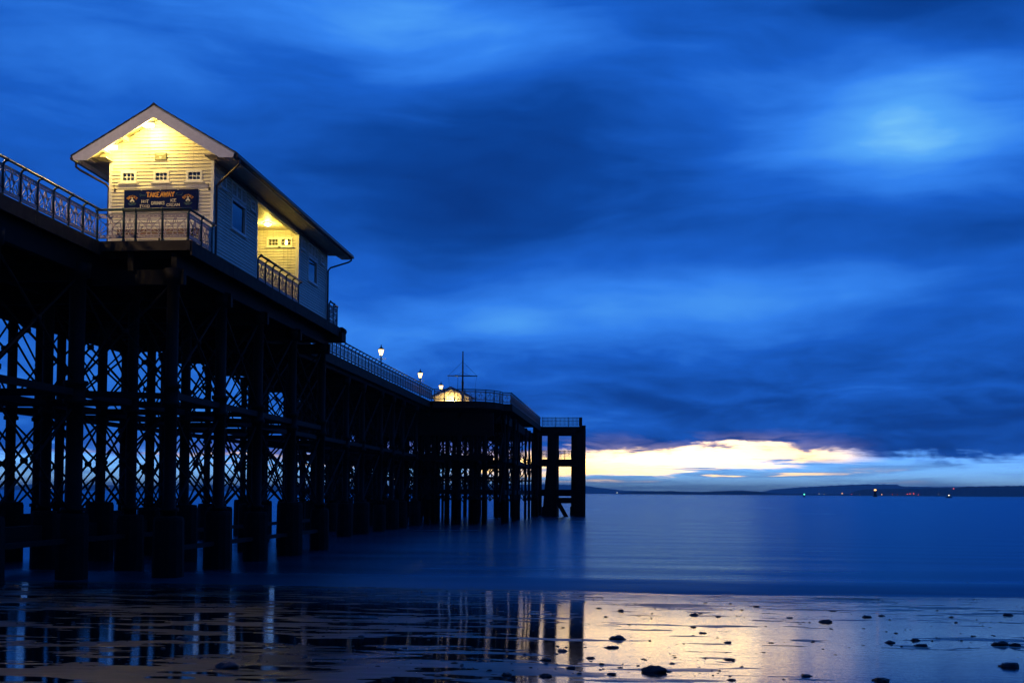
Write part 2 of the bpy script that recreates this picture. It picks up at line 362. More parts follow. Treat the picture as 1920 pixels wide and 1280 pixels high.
# edge boards in real lengths
def fascia(p, q, z0, z1, name='edge_board', m='fascia', L_=4.2, t=.07):
    p = Vector(p); q = Vector(q); n = max(1, round((q-p).length/L_)); d = (q-p)/n
    for k in range(n):
        a = p+d*k; b = p+d*(k+1)-d.normalized()*.008; dz_ = random.uniform(-.012, .012)
        MB().bar((a.x, a.y, (z0+z1)/2+dz_), (b.x, b.y, (z0+z1)/2+dz_), t+random.uniform(0, .012), z1-z0).build(name, m, pier)
fascia((XR+.05, 20, 0), (XR+.05, 37.5, 0), DECK-.46, DECK-.02)
fascia((XR, 37.5, 0), (-14.26, 37.5, 0), DECK-.34, DECK-.02)
fascia((-14.24, 37.5, 0), (-14.24, 58.3, 0), DECK-.50, DECK-.03)
fascia((XR, 58.45, 0), (-14.26, 58.45, 0), DECK-.42, DECK-.02)
fascia((XR+.05, 58.6, 0), (XR+.05, 105.5, 0), DECK-.62, DECK-.02)
for a, b in zip(rg[:-1], rg[1:]): fascia(a+(0,), b+(0,), DECK-.62, DECK-.02, L_=5)
for a, b in zip(lf[:-1], lf[1:]): fascia(a+(0,), b+(0,), DECK-.62, DECK-.02, L_=6)
# rounded timber rubbing end of the platform
MB().tube([(-14.20, 58.3, DECK-.16), (-14.20, 58.75, DECK-.16)], .20, 10).build('platform_end_block', 'timber', pier)
MB().box((-17.3, 57.9, DECK-.72), (-14.05, 58.75, DECK-.26)).build('end_beam', 'timber', pier)
# girders
def beam(a, b, w, h, name, m='iron'): return MB().bar(a, b, w, h).build(name, m, pier)
for x in (-17.8, -21.2, -24.6):
    deep = 1.35 if x == -24.6 else 1.0
    beam((x, 14, DECK-.17-deep/2), (x, 55.8, DECK-.17-deep/2), .22, deep, 'girder')
    beam((x, 55.8, DECK-.17-.33), (x, 108, DECK-.17-.33), .22, .66, 'girder')
for x in (-14.9, -16.4): beam((x, 37.7, DECK-.17-.40), (x, 58.2, DECK-.17-.40), .2, .8, 'girder')
for y in np.arange(15, 105, 1.6): beam((XL+.15, y, DECK-.17-.14), (XR-.12, y, DECK-.17-.14), .10, .28, 'joist', 'timber')
for y in np.arange(38.2, 58, 1.6): beam((XR+.02, y, DECK-.17-.14), (-14.4, y, DECK-.17-.14), .10, .28, 'joist', 'timber')
# columns
col_rows = {
 -15.0: [37.94, 42.72, 47.3, 52.35, 57.6],
 -17.8: [26.5, 31.6, 36.84, 41.32, 46.56, 50.9, 55.24, 61.6, 68.3, 74.7, 79.5, 85.6, 90.2, 94.3, 100.7],
 -21.2: [26.5, 31.6, 36.8, 41.62, 46.22, 51.23, 55.5, 60.57, 68.0, 74.7, 79.5, 84.3, 89.3, 94.3, 99.8],
 -24.6: [26.5, 31.6, 36.8, 41.6, 45.34, 49.5, 56.2, 61.2, 68.0, 74.7, 79.5, 84.3, 89.3, 94.3, 99.8]}
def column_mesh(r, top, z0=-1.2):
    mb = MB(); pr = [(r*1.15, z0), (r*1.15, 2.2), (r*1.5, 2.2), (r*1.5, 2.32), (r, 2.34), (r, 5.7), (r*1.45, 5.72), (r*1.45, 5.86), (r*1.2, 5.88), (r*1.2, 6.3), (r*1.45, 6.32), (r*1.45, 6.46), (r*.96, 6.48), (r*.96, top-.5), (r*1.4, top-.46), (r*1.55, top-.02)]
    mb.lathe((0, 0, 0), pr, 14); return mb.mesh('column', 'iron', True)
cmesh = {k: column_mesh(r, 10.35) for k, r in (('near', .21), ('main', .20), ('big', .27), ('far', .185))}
def casing_mesh(r, top):
    mb = MB(); mb.lathe((0, 0, 0), [(r*1.06, -2.5), (r*1.04, .4), (r, top-.12), (r*.93, top), (r*.5, top+.03)], 12)
    return mb.mesh('casing', 'concrete')
casm = [casing_mesh(.50, 2.15), casing_mesh(.56, 2.30), casing_mesh(.46, 2.0)]
cols = []
for x, ys in col_rows.items():
    for k, y in enumerate(ys):
        kind = 'near' if x == -15 else ('big' if (x == -17.8 and y == 36.84) else ('main' if y < 62 else 'far'))
        o = link('column', cmesh[kind], pier, (x, y, 0), random.uniform(0, 1)); cols.append((x, y))
        link('casing', random.choice(casm), o, (x, y, random.uniform(-.15, .12)), random.uniform(0, 6))
link('column', cmesh['far'], pier, (-24.0, 46.4, 0))
hx = [-11.1, -14.4, -17.8, -21.2, -24.6, -28., -31.2]; hy = [107.2, 112.6, 118., 123.4, 128.8, 134.2, 139.6, 144.6]
head_cols = [(-11.1, 110.6), (-14.9, 107.2), (-17.8, 107.2), (-21.2, 107.2), (-24.45, 107.2), (-28.0, 107.2), (-31.2, 110.6), (-11.1, 112.6), (-14.4, 112.6), (-17.8, 112.6), (-21.2, 112.6), (-24.6, 112.6), (-28.0, 112.6), (-31.2, 112.6), (-10.8, 118.0), (-14.4, 118.0), (-18.5, 118.0), (-20.9, 118.0), (-24.3, 118.0), (-28.0, 118.0), (-31.2, 118.0), (-11.1, 123.4), (-14.4, 123.4), (-17.65, 123.4), (-21.2, 123.4), (-24.45, 123.4), (-28.0, 123.4), (-31.2, 123.4), (-11.4, 128.8), (-14.9, 128.8), (-17.8, 128.8), (-21.2, 128.8), (-24.6, 128.8), (-28.0, 128.8), (-31.2, 128.8), (-11.8, 134.2), (-14.25, 134.2), (-17.1, 134.2), (-21.2, 134.2), (-24.6, 134.2), (-28.3, 134.2), (-30.7, 134.2), (-14.4, 139.6), (-17.8, 139.6), (-20.7, 139.6), (-24.6, 139.6), (-27.7, 139.6), (-31.2, 139.6), (-10.4, 144.6), (-14.4, 144.6), (-17.8, 144.6), (-21.5, 144.6), (-24.6, 144.6), (-28.0, 144.6), (-31.35, 144.6)]
fender_piles = [(-27.23, 107.2, 0.2), (-26.03, 107.2, 0.2), (-25.28, 107.2, 0.2), (-23.55, 107.2, 0.2), (-31.2, 144.6, 0.16), (-25.89, 123.4, 0.16), (-21.78, 107.2, 0.2), (-19.81, 107.2, 0.2), (-18.55, 107.2, 0.2), (-17.9, 107.2, 0.2), (-17.29, 107.2, 0.2), (-18.85, 123.4, 0.12), (-15.99, 107.2, 0.2), (-15.35, 107.2, 0.2), (-14.96, 107.2, 0.2), (-18.62, 139.6, 0.2), (-13.76, 107.2, 0.2), (-13.32, 107.2, 0.2), (-17.47, 144.6, 0.2), (-12.53, 107.2, 0.2), (-15.61, 144.6, 0.09), (-10.97, 112.6, 0.2), (-13.09, 139.6, 0.09), (-11.16, 128.8, 0.09), (-10.98, 134.2, 0.09), (-10.93, 134.2, 0.12), (-10.98, 139.6, 0.09), (-10.92, 139.6, 0.12), (-10.98, 144.6, 0.09), (-10.93, 144.6, 0.12)]
for x, y in head_cols: link('column', cmesh['far'], pier, (x, y, 0), random.uniform(0, 1))
for x, y, r in fender_piles:
    k = 1.010 if y == 107.2 else 1.
    link('pile', cmesh['far'], pier, (x*k, y*k, 0), random.uniform(0, 1), (r/.185, r/.185, 1))
# rods, ties and braces: unit meshes stretched along z
rod = MB().tube([(0, 0, 0), (0, 0, 1)], 1., 6).mesh('brace', 'iron', True)
tiem = MB().box((-.5, -.5, 0), (.5, .5, 1)).mesh('tie', 'iron')
def between(name, me, a, b, w, h=None):
    a = Vector(a); b = Vector(b); d = b-a; l = d.length; d.normalize(); h = h or w
    u = Vector((0, 0, 1)) if abs(d.z) < .95 else Vector((1, 0, 0)); s = u.cross(d).normalized(); t = d.cross(s)
    M = Matrix((s*w, t*h, d*l)).transposed().to_4x4(); M.translation = a
    return link(name, me, pier, matrix=M)
boss = MB().lathe((0, 0, -.10), [(.06, 0), (.13, .05), (.13, .15), (.06, .2)], 8).mesh('brace_boss', 'iron')
far = MB()
def xbrace(p, q, zs, rodr=.042, near=True, double=False):
    (x0, y0), (x1, y1) = p, q
    for z0, z1 in zs:
        for (za, zb) in ((z0, z1), (z1, z0)):
            for off in ((-.11, .11) if double else (0.,)):
                a = (x0, y0, za+off); b = (x1, y1, zb+off)
                if near: between('brace', rod, a, b, rodr)
                else: far.tube([a, b], rodr, 4)
        if near: link('brace_boss', boss, pier, ((x0+x1)/2, (y0+y1)/2, (z0+z1)/2))
for x, z, h in ((-24.6, 1.45, .9), (-21.2, 1.3, .6)): between('low_waling', tiem, (x, 24, z), (x, 56, z), .3, h)
TI = ((2.0, 5.7), (6.4, 9.9))
for x, ys in col_rows.items():
    for a, b in zip(ys[:-1], ys[1:]):
        if a < 30: continue
        nr = b < 70
        xbrace((x, a), (x, b), TI, .040 if nr else .05, nr, double=False)
        between('tie', tiem, (x, a, 6.08), (x, b, 6.08), .16, .22)
        if nr and x != -24.6: between('low_tie', tiem, (x, a, 1.25 if x == -17.8 else .95), (x, b, 1.25 if x == -17.8 else .95), .12, .16)
for k in range(2, 15):
    y0 = col_rows[-17.8][k]; y1 = col_rows[-21.2][k]; y2 = col_rows[-24.6][k]; nr = y0 < 62
    xbrace((-17.8, y0), (-21.2, y1), TI, .045, nr); xbrace((-21.2, y1), (-24.6, y2), TI, .045, nr)
    between('cross_beam', tiem, (-17.6, y0, 6.1), (-21.2, y1, 6.1), .16, .24); between('cross_beam', tiem, (-21.2, y1, 6.1), (-24.8, y2, 6.1), .16, .24)
    between('cross_beam', tiem, (-17.6, y0, 10.0), (-24.8, y2, 10.0), .2, .5)
for k, y in enumerate(col_rows[-15.0]):
    y1 = col_rows[-17.8][k+2]
    xbrace((-15.0, y), (-17.8, y1), TI, .04, True)
    between('cross_beam', tiem, (-15.0, y, 6.05), (-17.8, y1, 6.05), .14, .2); between('cross_beam', tiem, (-14.6, y, 10.05), (-17.8, y, 10.05), .24, .5)
for j, y in enumerate(hy):
    for a, b in zip(hx[:-1], hx[1:]):
        xbrace((a, y), (b, y), TI, .055, False)
    if j in (0, 3, 7):
        for z, h in (((9.2, 2.1), (6.1, .5), (4.25, .22), (2.95, .45)) if j == 0 else ((9.75, 1.0), (6.1, .55), (4.4, .2), (2.95, .5))):
            between('cross_beam', tiem, (hx[0]+.3-(.9 if j == 0 else 0), y-.02, z), (hx[-1]-.3, y-.02, z), .3, h)
for x in hx:
    for a, b in zip(hy[:-1], hy[1:]): xbrace((x, a), (x, b), TI, .055, False)
    for z, h in ((9.9, .8), (6.1, .4), (2.95, .4)): between('tie', tiem, (x, hy[0]+(3.4 if x in (-11.1, -31.2) else 0), z), (x, hy[-1]+1, z), .3, h)
o = far.build('far_bracing', 'iron', pier); o['kind'] = 'stuff'

# concrete landing stage at the seaward end
stage = thing('landing_stage', 'massive concrete landing stage with battered legs closing the seaward end', 'landing stage', (-7.4, 149, 0))
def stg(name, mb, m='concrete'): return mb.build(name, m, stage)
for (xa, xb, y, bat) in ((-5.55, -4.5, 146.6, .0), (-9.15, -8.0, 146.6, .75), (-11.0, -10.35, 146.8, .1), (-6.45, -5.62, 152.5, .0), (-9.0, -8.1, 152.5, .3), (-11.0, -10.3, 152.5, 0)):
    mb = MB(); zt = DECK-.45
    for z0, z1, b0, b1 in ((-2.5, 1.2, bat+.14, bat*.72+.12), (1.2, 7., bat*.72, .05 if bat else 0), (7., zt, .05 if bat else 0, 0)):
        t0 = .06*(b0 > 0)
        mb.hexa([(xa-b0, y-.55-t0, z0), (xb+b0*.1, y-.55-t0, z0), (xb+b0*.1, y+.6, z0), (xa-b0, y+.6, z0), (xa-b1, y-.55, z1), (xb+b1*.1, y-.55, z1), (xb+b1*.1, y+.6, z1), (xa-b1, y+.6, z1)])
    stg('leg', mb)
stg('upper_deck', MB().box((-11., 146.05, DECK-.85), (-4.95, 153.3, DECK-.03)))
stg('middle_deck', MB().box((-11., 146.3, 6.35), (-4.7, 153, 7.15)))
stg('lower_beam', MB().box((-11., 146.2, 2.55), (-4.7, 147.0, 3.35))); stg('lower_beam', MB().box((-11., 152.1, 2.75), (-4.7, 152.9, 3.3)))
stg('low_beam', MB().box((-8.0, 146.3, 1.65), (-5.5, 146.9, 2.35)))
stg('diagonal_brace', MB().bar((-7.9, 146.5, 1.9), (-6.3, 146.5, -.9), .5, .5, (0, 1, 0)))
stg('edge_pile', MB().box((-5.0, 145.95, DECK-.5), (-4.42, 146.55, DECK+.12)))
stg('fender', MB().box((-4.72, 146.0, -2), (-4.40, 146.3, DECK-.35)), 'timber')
stg('head_plate', MB().box((-5.2, 145.9, DECK-.02), (-4.85, 146.35, DECK+1.12)), 'timber')
def bar_rail(x0, x1, y, z, h, name, label):
    t = thing(name, label, 'railing', ((x0+x1)/2, y, z), 'bar railings of the landing stage')
    MB().bar((x0, y, z+h), (x1, y, z+h), .07, .06).build('top_rail', 'iron', t); MB().bar((x0, y, z+h*.62), (x1, y, z+h*.62), .05, .04).build('middle_rail', 'iron', t); MB().bar((x0, y, z+.09), (x1, y, z+.09), .05, .04).build('bottom_rail', 'iron', t)
    n = int((x1-x0)/.16); bm_ = MB().box((-.034, -.03, .07), (.034, .03, h)).mesh('baluster', 'iron'); pm = MB().box((-.05, -.05, 0), (.05, .05, h+.05)).mesh('post', 'iron')
    for k in range(n+1):
        xx = x0+(x1-x0)*k/n
        if k % 10 == 0: link('post', pm, t, (xx, y, z))
        else: link('baluster', bm_, t, (xx, y, z))
bar_rail(-9.85, -5.25, 146.2, DECK, 1.1, 'stage_railing', 'dark upright bar railing along the top deck of the concrete stage')
bar_rail(-10.3, -4.8, 146.5, 7.15, 1.05, 'stage_railing', 'dark upright bar railing on the middle deck between the concrete legs')

# ------------------------------------------------------------------ ornate railings
def ribbon(mb, pts, w, t=.022, closed=False):
    """flat cast bar of width w in the (u,z) plane, thickness t across"""
    pts = [Vector((p[0], 0, p[1])) for p in pts]; w *= 1.12
    for a, b in zip(pts[:-1], pts[1:]):
        d = (b-a); 
        if d.length < 1e-5: continue
        d = d.normalized()*w*.3
        mb.bar(a-d, b+d, t, w, (-(b-a).z if abs((b-a).z) > 1e-6 else 0, 0, (b-a).x if abs((b-a).x) > 1e-6 else 0))
def panel_mesh(plain=False):
    mb = MB(); u0, u1 = .035, .965
    for z, h in ((.115, .03), (.205, .03), (.80, .03), (.895, .03)): mb.box((u0, -.014, z-h/2), (u1, .014, z+h/2))
    # upper diamond band and lower pierced band
    n = 6; du = (u1-u0)/n
    for k in range(n):
        a = u0+k*du
        ribbon(mb, [(a, .80), (a+du, .895)], .020, .018); ribbon(mb, [(a, .895), (a+du, .80)], .020, .018)
    n = 8; du = (u1-u0)/n
    for k in range(n+1):
        a = u0+k*du; mb.box((max(u0, a-.028), -.010, .115), (min(u1, a+.028), .010, .205))
    mb.box((u0, -.006, .135), (u1, .006, .155))
    # fans springing from the foot of each post, and the pointed centre motif
    for s in (0, 1):
        fx = (lambda v: v) if s == 0 else (lambda v: 1-v)
        for ang, l in ((78, .44), (54, .36), (28, .34)):
            x, z = .05+l*math.cos(R(ang)), .215+l*math.sin(R(ang)); ribbon(mb, [(fx(.05+.07*math.cos(R(ang))), .215+.07*math.sin(R(ang))), (fx(x), z)], .022)
        ribbon(mb, [(fx(.05+p), .215+q) for p, q in arc((0, 0), .085, 0, R(90), 5)], .035)
        ribbon(mb, [(fx(.05), .79), (fx(.14), .70), (fx(.30), .585)], .022)
        ribbon(mb, [(fx(.30), .585), (fx(.345), .545), (fx(.40), .60), (fx(.47), .78)], .024)
        ribbon(mb, [(fx(.345), .545), (fx(.41), .44), (fx(.43), .33), (fx(.40), .22)], .026)
        ribbon(mb, [(fx(p), q) for p, q in arc((.335, .575), .038, 0, 2*math.pi, 6)], .020)
    ribbon(mb, [(p, q) for p, q in arc((.5, .50), .105, R(-60), R(240), 10)], .024)
    ribbon(mb, [(p, q) for p, q in arc((.5, .26), .09, 0, 2*math.pi, 8)], .026)
    ribbon(mb, [(.5, .60), (.5, .79)], .022)
    return mb.mesh('panel', 'paint_white')
PANEL = panel_mesh()
def post_mesh(h=1.06, out=.13):
    mb = MB()
    pts = [(0, 0, .0), (0, 0, h-.20)]+[(0, -out+out*math.cos(t), h-.20+.17*math.sin(t)) for t in [R(a) for a in (22, 45, 68, 90)]]
    mb.tube(pts, [.044, .040, .039, .038, .036, .036], 8)
    mb.lathe((0, 0, 0), [(.055, 0), (.055, .05), (.035, .09)], 8); mb.lathe((0, 0, .84), [(.03, 0), (.046, .03), (.046, .06), (.03, .09)], 8); mb.lathe((0, 0, .16), [(.03, 0), (.048, .03), (.03, .06)], 8)
    mb.lathe((0, -out, h-.065), [(.03, 0), (.05, .03), (.05, .09), (.03, .12)], 8)
    return mb.mesh('post', 'paint_dark', True)
POST = post_mesh(); POST_S = post_mesh(out=.06)
def railing(name, label, pts, group, spacing=1.0, z=DECK, post=POST, ends=(True, True), out=.13, cuts=None):
    """pts run so that the outside (the side the handrail leans to) is on the right of travel"""
    root = thing(name, label, 'railing', tuple(pts[0])+(z,), group)
    hand = []
    for si, (a, b) in enumerate(zip(pts[:-1], pts[1:])):
        a = Vector(a); b = Vector(b); L_ = (b-a).length; d = (b-a)/L_; n = Vector((d.y, -d.x)); rz = math.atan2(d.y, d.x)
        us = cuts[si] if cuts and cuts[si] else [L_*k/max(1, round(L_/spacing)) for k in range(max(1, round(L_/spacing))+1)]
        for k, u in enumerate(us):
            p = a+d*u
            if k < len(us)-1 or si == len(pts)-2:
                if not (si == 0 and k == 0 and not ends[0]) and not (si == len(pts)-2 and k == len(us)-1 and not ends[1]):
                    link('post', post, root, (p.x, p.y, z), rz)
            if k < len(us)-1: link('panel', PANEL, root, (p.x, p.y, z), rz, (us[k+1]-u, 1, 1))
        for q in (a, b): 
            w = q+n*out; hand.append((w.x, w.y, z+1.06-.0))
        MB().bar((a.x, a.y, z+.925), (b.x, b.y, z+.925), .03, .022).build('lower_rail', 'paint_dark', root)
    # handrail corner points: meet neighbouring runs
    H = [Vector(hand[0])]
    for i in range(1, len(hand)-1, 2): H.append((Vector(hand[i])+Vector(hand[i+1]))/2)
    H.append(Vector(hand[-1])); MB().tube(H, .044, 8).build('handrail', 'paint_dark', root, True)
    return root
G = 'ornate cast iron pier railings'
railing('promenade_railing', 'ornate white panelled railing along the walkway landward of the kiosk', [(-17.55, 20.05), (-17.55, 37.55)], G, cuts=[[0, 1.5, 2.5, 3.5, 4.5, 5.5, 6.5, 7.5, 8.5, 9.5, 10.5, 11.5, 12.5, 13.5, 14.5, 15.5, 16.5, 17.5]], ends=(True, False))
railing('platform_railing', 'ornate white panelled railing in front of the kiosk gable and bench', [(-17.55, 37.62), (-14.4, 37.62), (-14.4, 40.05)], G, post=POST_S, out=.06, cuts=[[0, .92, 1.34, 2.26, 3.15], [0, 1.2, 2.25]])
railing('shelter_railing', 'ornate railing across the lit open bay of the kiosk', [(-14.45, 45.3), (-14.45, 51.2)], G)
railing('platform_railing', 'short ornate railing on the platform end behind the kiosk', [(-14.4, 56.6), (-14.4, 58.2), (-17.3, 58.2)], G, post=POST_S, out=.06)
railing('promenade_railing', 'long ornate railing along the walkway between kiosk platform and pier head', [(-17.55, 58.55), (-17.5, 82.), (-17.2, 105.4)], G)
hp = [(-17.0, 105.75)]+[(x-.1, y+.1) for x, y in rg[1:]]
railing('head_railing', 'ornate railing around the rounded front and side of the pier head', hp, G, post=POST_S, out=.06)
railing('head_railing', 'ornate railing on the far wing of the pier head beyond the walkway', [(-32.2, 128.), (-32.2, 110.), (-30.9, 107.), (-28.2, 105.85), (-25.0, 105.75)], G, post=POST_S, out=.06)

# ------------------------------------------------------------------ kiosk
KX0, KX1, KY0, KY1 = -18.3, -14.5, 40.2, 56.4; SOF = 14.66; XC = -16.38
O0, O1 = 45.2, 51.3
CP = (SOF-DECK)/28
def zc(k): return DECK+CP*k      # height of weatherboard course k
kiosk = thing('kiosk', 'cream weatherboarded takeaway kiosk with lit gable and open shelter bay', 'kiosk', ((KX0+KX1)/2, (KY0+KY1)/2, DECK))
class WallF:
    """u along the wall, n outward; point(u,z,out)"""
    def __init__(s, o, u, n): s.o = Vector(o); s.u = Vector(u); s.n = Vector(n)
    def p(s, u, z, out=0.): q = s.o+s.u*u+s.n*out; return (q.x, q.y, z)
    def cell(s, mb, u0, u1, z0, z1, o0, o1, o0t=None, o1t=None, u0t=None, u1t=None):
        o0t = o0 if o0t is None else o0t; o1t = o1 if o1t is None else o1t; u0t = u0 if u0t is None else u0t; u1t = u1 if u1t is None else u1t
        mb.hexa([s.p(u0, z0, o0), s.p(u1, z0, o0), s.p(u1, z0, o1), s.p(u0, z0, o1), s.p(u0t, z1, o0t), s.p(u1t, z1, o0t), s.p(u1t, z1, o1t), s.p(u0t, z1, o1t)])
def wall(F, u0, u1, z0, z1, ops=(), gable=None, pitch=.124, boards=True, name='wall', thick=.10):
    us = sorted({u0, u1, *[v for o in ops for v in o[:2]]}); zs = sorted({z0, z1, *[v for o in ops for v in o[2:]]}); mb = MB()
    for a, b in zip(us[:-1], us[1:]):
        for c, d in zip(zs[:-1], zs[1:]):
            um, zm = (a+b)/2, (c+d)/2
            if any(o[0] < um < o[1] and o[2] < zm < o[3] for o in ops): continue
            F.cell(mb, a, b, c, d, -thick, 0)
    if gable:
        uc, zt, k, hb = gable; mb.prism([F.p(uc-hb, z1, -thick), F.p(uc+hb, z1, -thick), F.p(uc, z1+hb*k, -thick)], F.n*thick)
    w = mb.build(name, 'cream', kiosk)
    if not boards: return w
    nb = int(round((z1-z0)/pitch)); pitch = (z1-z0)/nb; ng = 0
    if gable: ng = int(gable[3]*gable[2]/pitch)
    for k in range(nb+ng):
        a = z0+k*pitch; b = a+pitch; bm_ = MB(); j = random.uniform(0, .0035)
        cuts = sorted({a, b, *[v for o in ops for v in o[2:] if a+1e-4 < v < b-1e-4]})
        for c, d in zip(cuts[:-1], cuts[1:]):
            of = lambda z: .006+j+.030*(b-z)/pitch
            if k < nb: segs = [(u0, u1, u0, u1)]
            else:
                uc, zt, sl_, hb = gable; h0 = max(.02, hb-(c-z1)/sl_); h1 = max(.01, hb-(d-z1)/sl_); segs = [(uc-h0, uc+h0, uc-h1, uc+h1)]
            for o in ops:
                if o[2] < (c+d)/2 < o[3]:
                    ns = []
                    for s0, s1, t0, t1 in segs:
                        if o[1] <= s0 or o[0] >= s1: ns.append((s0, s1, t0, t1)); continue
                        if o[0] > s0: ns.append((s0, o[0], t0, o[0]))
                        if o[1] < s1: ns.append((o[1], s1, o[1], t1))
                    segs = ns
            for s0, s1, t0, t1 in segs: bm_ = MB(); F.cell(bm_, s0, s1, c+(.009 if c == a else 0), d, .001, of(c), .001, of(d), t0, t1); bm_.build('board', 'cream', w)
    return w
def window(F, u0, u1, z0, z1, nx=3, nz=2, sill=True, fr=.055, glass=True, label=None):
    mb = MB(); pr = .045
    for a, b, c, d in ((u0-.03, u1+.03, z0-.03, z0+fr), (u0-.03, u1+.03, z1-fr, z1+.03), (u0-.03, u0+fr, z0+fr, z1-fr), (u1-fr, u1+.03, z0+fr, z1-fr)): F.cell(mb, a, b, c, d, -.08, pr)
    w = mb.build('window', 'white_trim', kiosk)
    if label: w['label'] = label
    a, b, c, d = u0+fr, u1-fr, z0+fr, z1-fr
    for k in range(1, nx): u = a+(b-a)*k/nx; m_ = MB(); F.cell(m_, u-.013, u+.013, c, d, -.045, .015); m_.build('glazing_bar', 'white_trim', w)
    for k in range(1, nz): z = c+(d-c)*k/nz; m_ = MB(); F.cell(m_, a, b, z-.013, z+.013, -.046, .016); m_.build('glazing_bar', 'white_trim', w)
    m_ = MB(); F.cell(m_, a, b, c, d, -.032, -.026); m_.build('pane', 'glass', w)
    if sill: m_ = MB(); F.cell(m_, u0-.10, u1+.10, z0-.075, z0-.032, .0, .10); m_.build('sill', 'white_trim', w)
    return w
front = WallF((KX0, KY0, 0), (1, 0, 0), (0, -1, 0)); W_ = KX1-KX0
rear = WallF((KX1, KY1, 0), (-1, 0, 0), (0, 1, 0))
right = WallF((KX1, KY0, 0), (0, 1, 0), (1, 0, 0)); left = WallF((KX0, KY1, 0), (0, -1, 0), (-1, 0, 0))
fw_ = [(.42, .95), (1.63, 2.16), (2.84, 3.38)]
fops = [(a, b, zc(22), zc(25)) for a, b in fw_]
SL = .59; GB = 2.72
wall(front, 0, W_, DECK, SOF, fops, (XC-KX0, 0, SL, GB), name='front_wall')
for o in fops: window(front, *o)
rops = [(.45, .98, zc(22), zc(25)), (1.63, 2.16, zc(22), zc(25)), (2.84, 3.38, zc(22), zc(25)), (1.3, 2.5, zc(12), zc(21))]
wall(rear, 0, W_, DECK, SOF, rops, (KX1-XC, 0, SL, GB), name='rear_wall')
for o in rops: window(rear, *o)
n0 = O0-KY0; s2 = O1-KY0; Ls = KY1-KY0
def side_ops(a, sgn=1): return [(a+1.95, a+3.55, zc(12), zc(21)), (a+1.95, a+3.55, zc(22), zc(26)), (a+.75, a+1.28, zc(22), zc(25)), (a+4.2, a+4.73, zc(22), zc(25))]
ra = side_ops(0); rb = side_ops(s2-.35)
wall(right, 0, n0, DECK-.0, SOF, ra, name='side_wall'); wall(right, s2, Ls, DECK, SOF, rb, name='side_wall')
for ops in (ra, rb):
    window(right, *ops[0], 1, 1, True); 
    w0, w1 = ops[1][:2]; third = (w1-w0)/3
    for k in range(3): window(right, w0+third*k+(.0 if k == 0 else .032), w0+third*(k+1)-(.0 if k == 2 else .032), zc(22), zc(26), 3, 2, False, .045)
    for o in ops[2:]: window(right, *o)
wall(left, Ls-n0, Ls, DECK, SOF, [], name='far_side_wall', boards=True); wall(left, 0, Ls-s2, DECK, SOF, [], name='far_side_wall', boards=True)
# cross walls either side of the open bay
c1 = WallF((KX1, O0, 0), (-1, 0, 0), (0, 1, 0)); c2 = WallF((KX0, O1, 0), (1, 0, 0), (0, -1, 0))
c1o = [(.30, .83, zc(22), zc(25)), (.86, 1.39, zc(22), zc(25))]; c2o = [(W_-1.42, W_-.89, zc(22), zc(25)), (W_-.83, W_-.30, zc(22), zc(25))]
wall(c1, .11, W_-.11, DECK, SOF, c1o, name='cross_wall'); wall(c2, .11, W_-.11, DECK, SOF, c2o, name='cross_wall')
for o in c1o: window(c1, *o)
for o in c2o: window(c2, *o)
# corner boards, header beams, floor, ceiling
def kp(name, mb, m, parent=None): return mb.build(name, m, parent or kiosk)
for (x, y, sx, sy) in ((KX0, KY0, -1, -1), (KX1, KY0, 1, -1), (KX0, KY1, -1, 1), (KX1, KY1, 1, 1)):
    kp('corner_board', MB().box((min(x-.08*sx, x+.034*sx), min(y-.08*sy, y+.034*sy), DECK), (max(x-.08*sx, x+.034*sx), max(y-.08*sy, y+.034*sy), SOF-.003)), 'white_trim')
for x, s in ((KX1, 1), (KX0, -1)):
    for y in (O0, O1): kp('jamb', MB().box((x-.12, y-.06, DECK), (x+.036, y+.06, 14.42)), 'white_trim')
    kp('header_beam', MB().box((x-.12, O0-.058, 14.424), (x+.038, O1+.058, SOF-.002)), 'white_trim')
kp('floor', MB().box((KX0+.1, KY0+.1, DECK+.004), (KX1-.1, KY1-.1, DECK+.03)), 'floor')
kp('skirting_beam', MB().box((KX1+.003, KY0, DECK-.10), (KX1+.06, KY1, DECK+.06)), 'timber')
# boarded ceiling and soffit
for k in range(30):
    a = -19.15+k*.19
    if a > -13.7: break
    y0, y1 = (39.55, 57.15) if (a+.185 < KX0-.03 or a > KX1+.03) else (O0, O1)
    if y0 == O0 and (a < KX0-.01 or a+.185 > KX1+.01): y0, y1 = O0+.07, O1-.07
    if not (y0 != 39.55 and (a < KX0 or a+.185 > KX1)):
        kp('soffit_board', MB().box((a, y0, SOF+.004), (a+.182, y1, SOF+.024)), 'soffit')
kp('soffit_strip', MB().box((KX1-.11, 39.55, SOF+.003), (KX1+.2, 57.15, SOF+.028)), 'soffit'); kp('soffit_strip', MB().box((KX0-.2, 39.55, SOF+.003), (KX0+.11, 57.15, SOF+.028)), 'soffit')
kp('room_ceiling', MB().box((KX0+.12, KY0+.1, SOF+.03), (KX1-.12, O0-.11, SOF+.06)), 'soffit'); kp('room_ceiling', MB().box((KX0+.12, O1+.11, SOF+.03), (KX1-.12, KY1-.1, SOF+.06)), 'soffit')
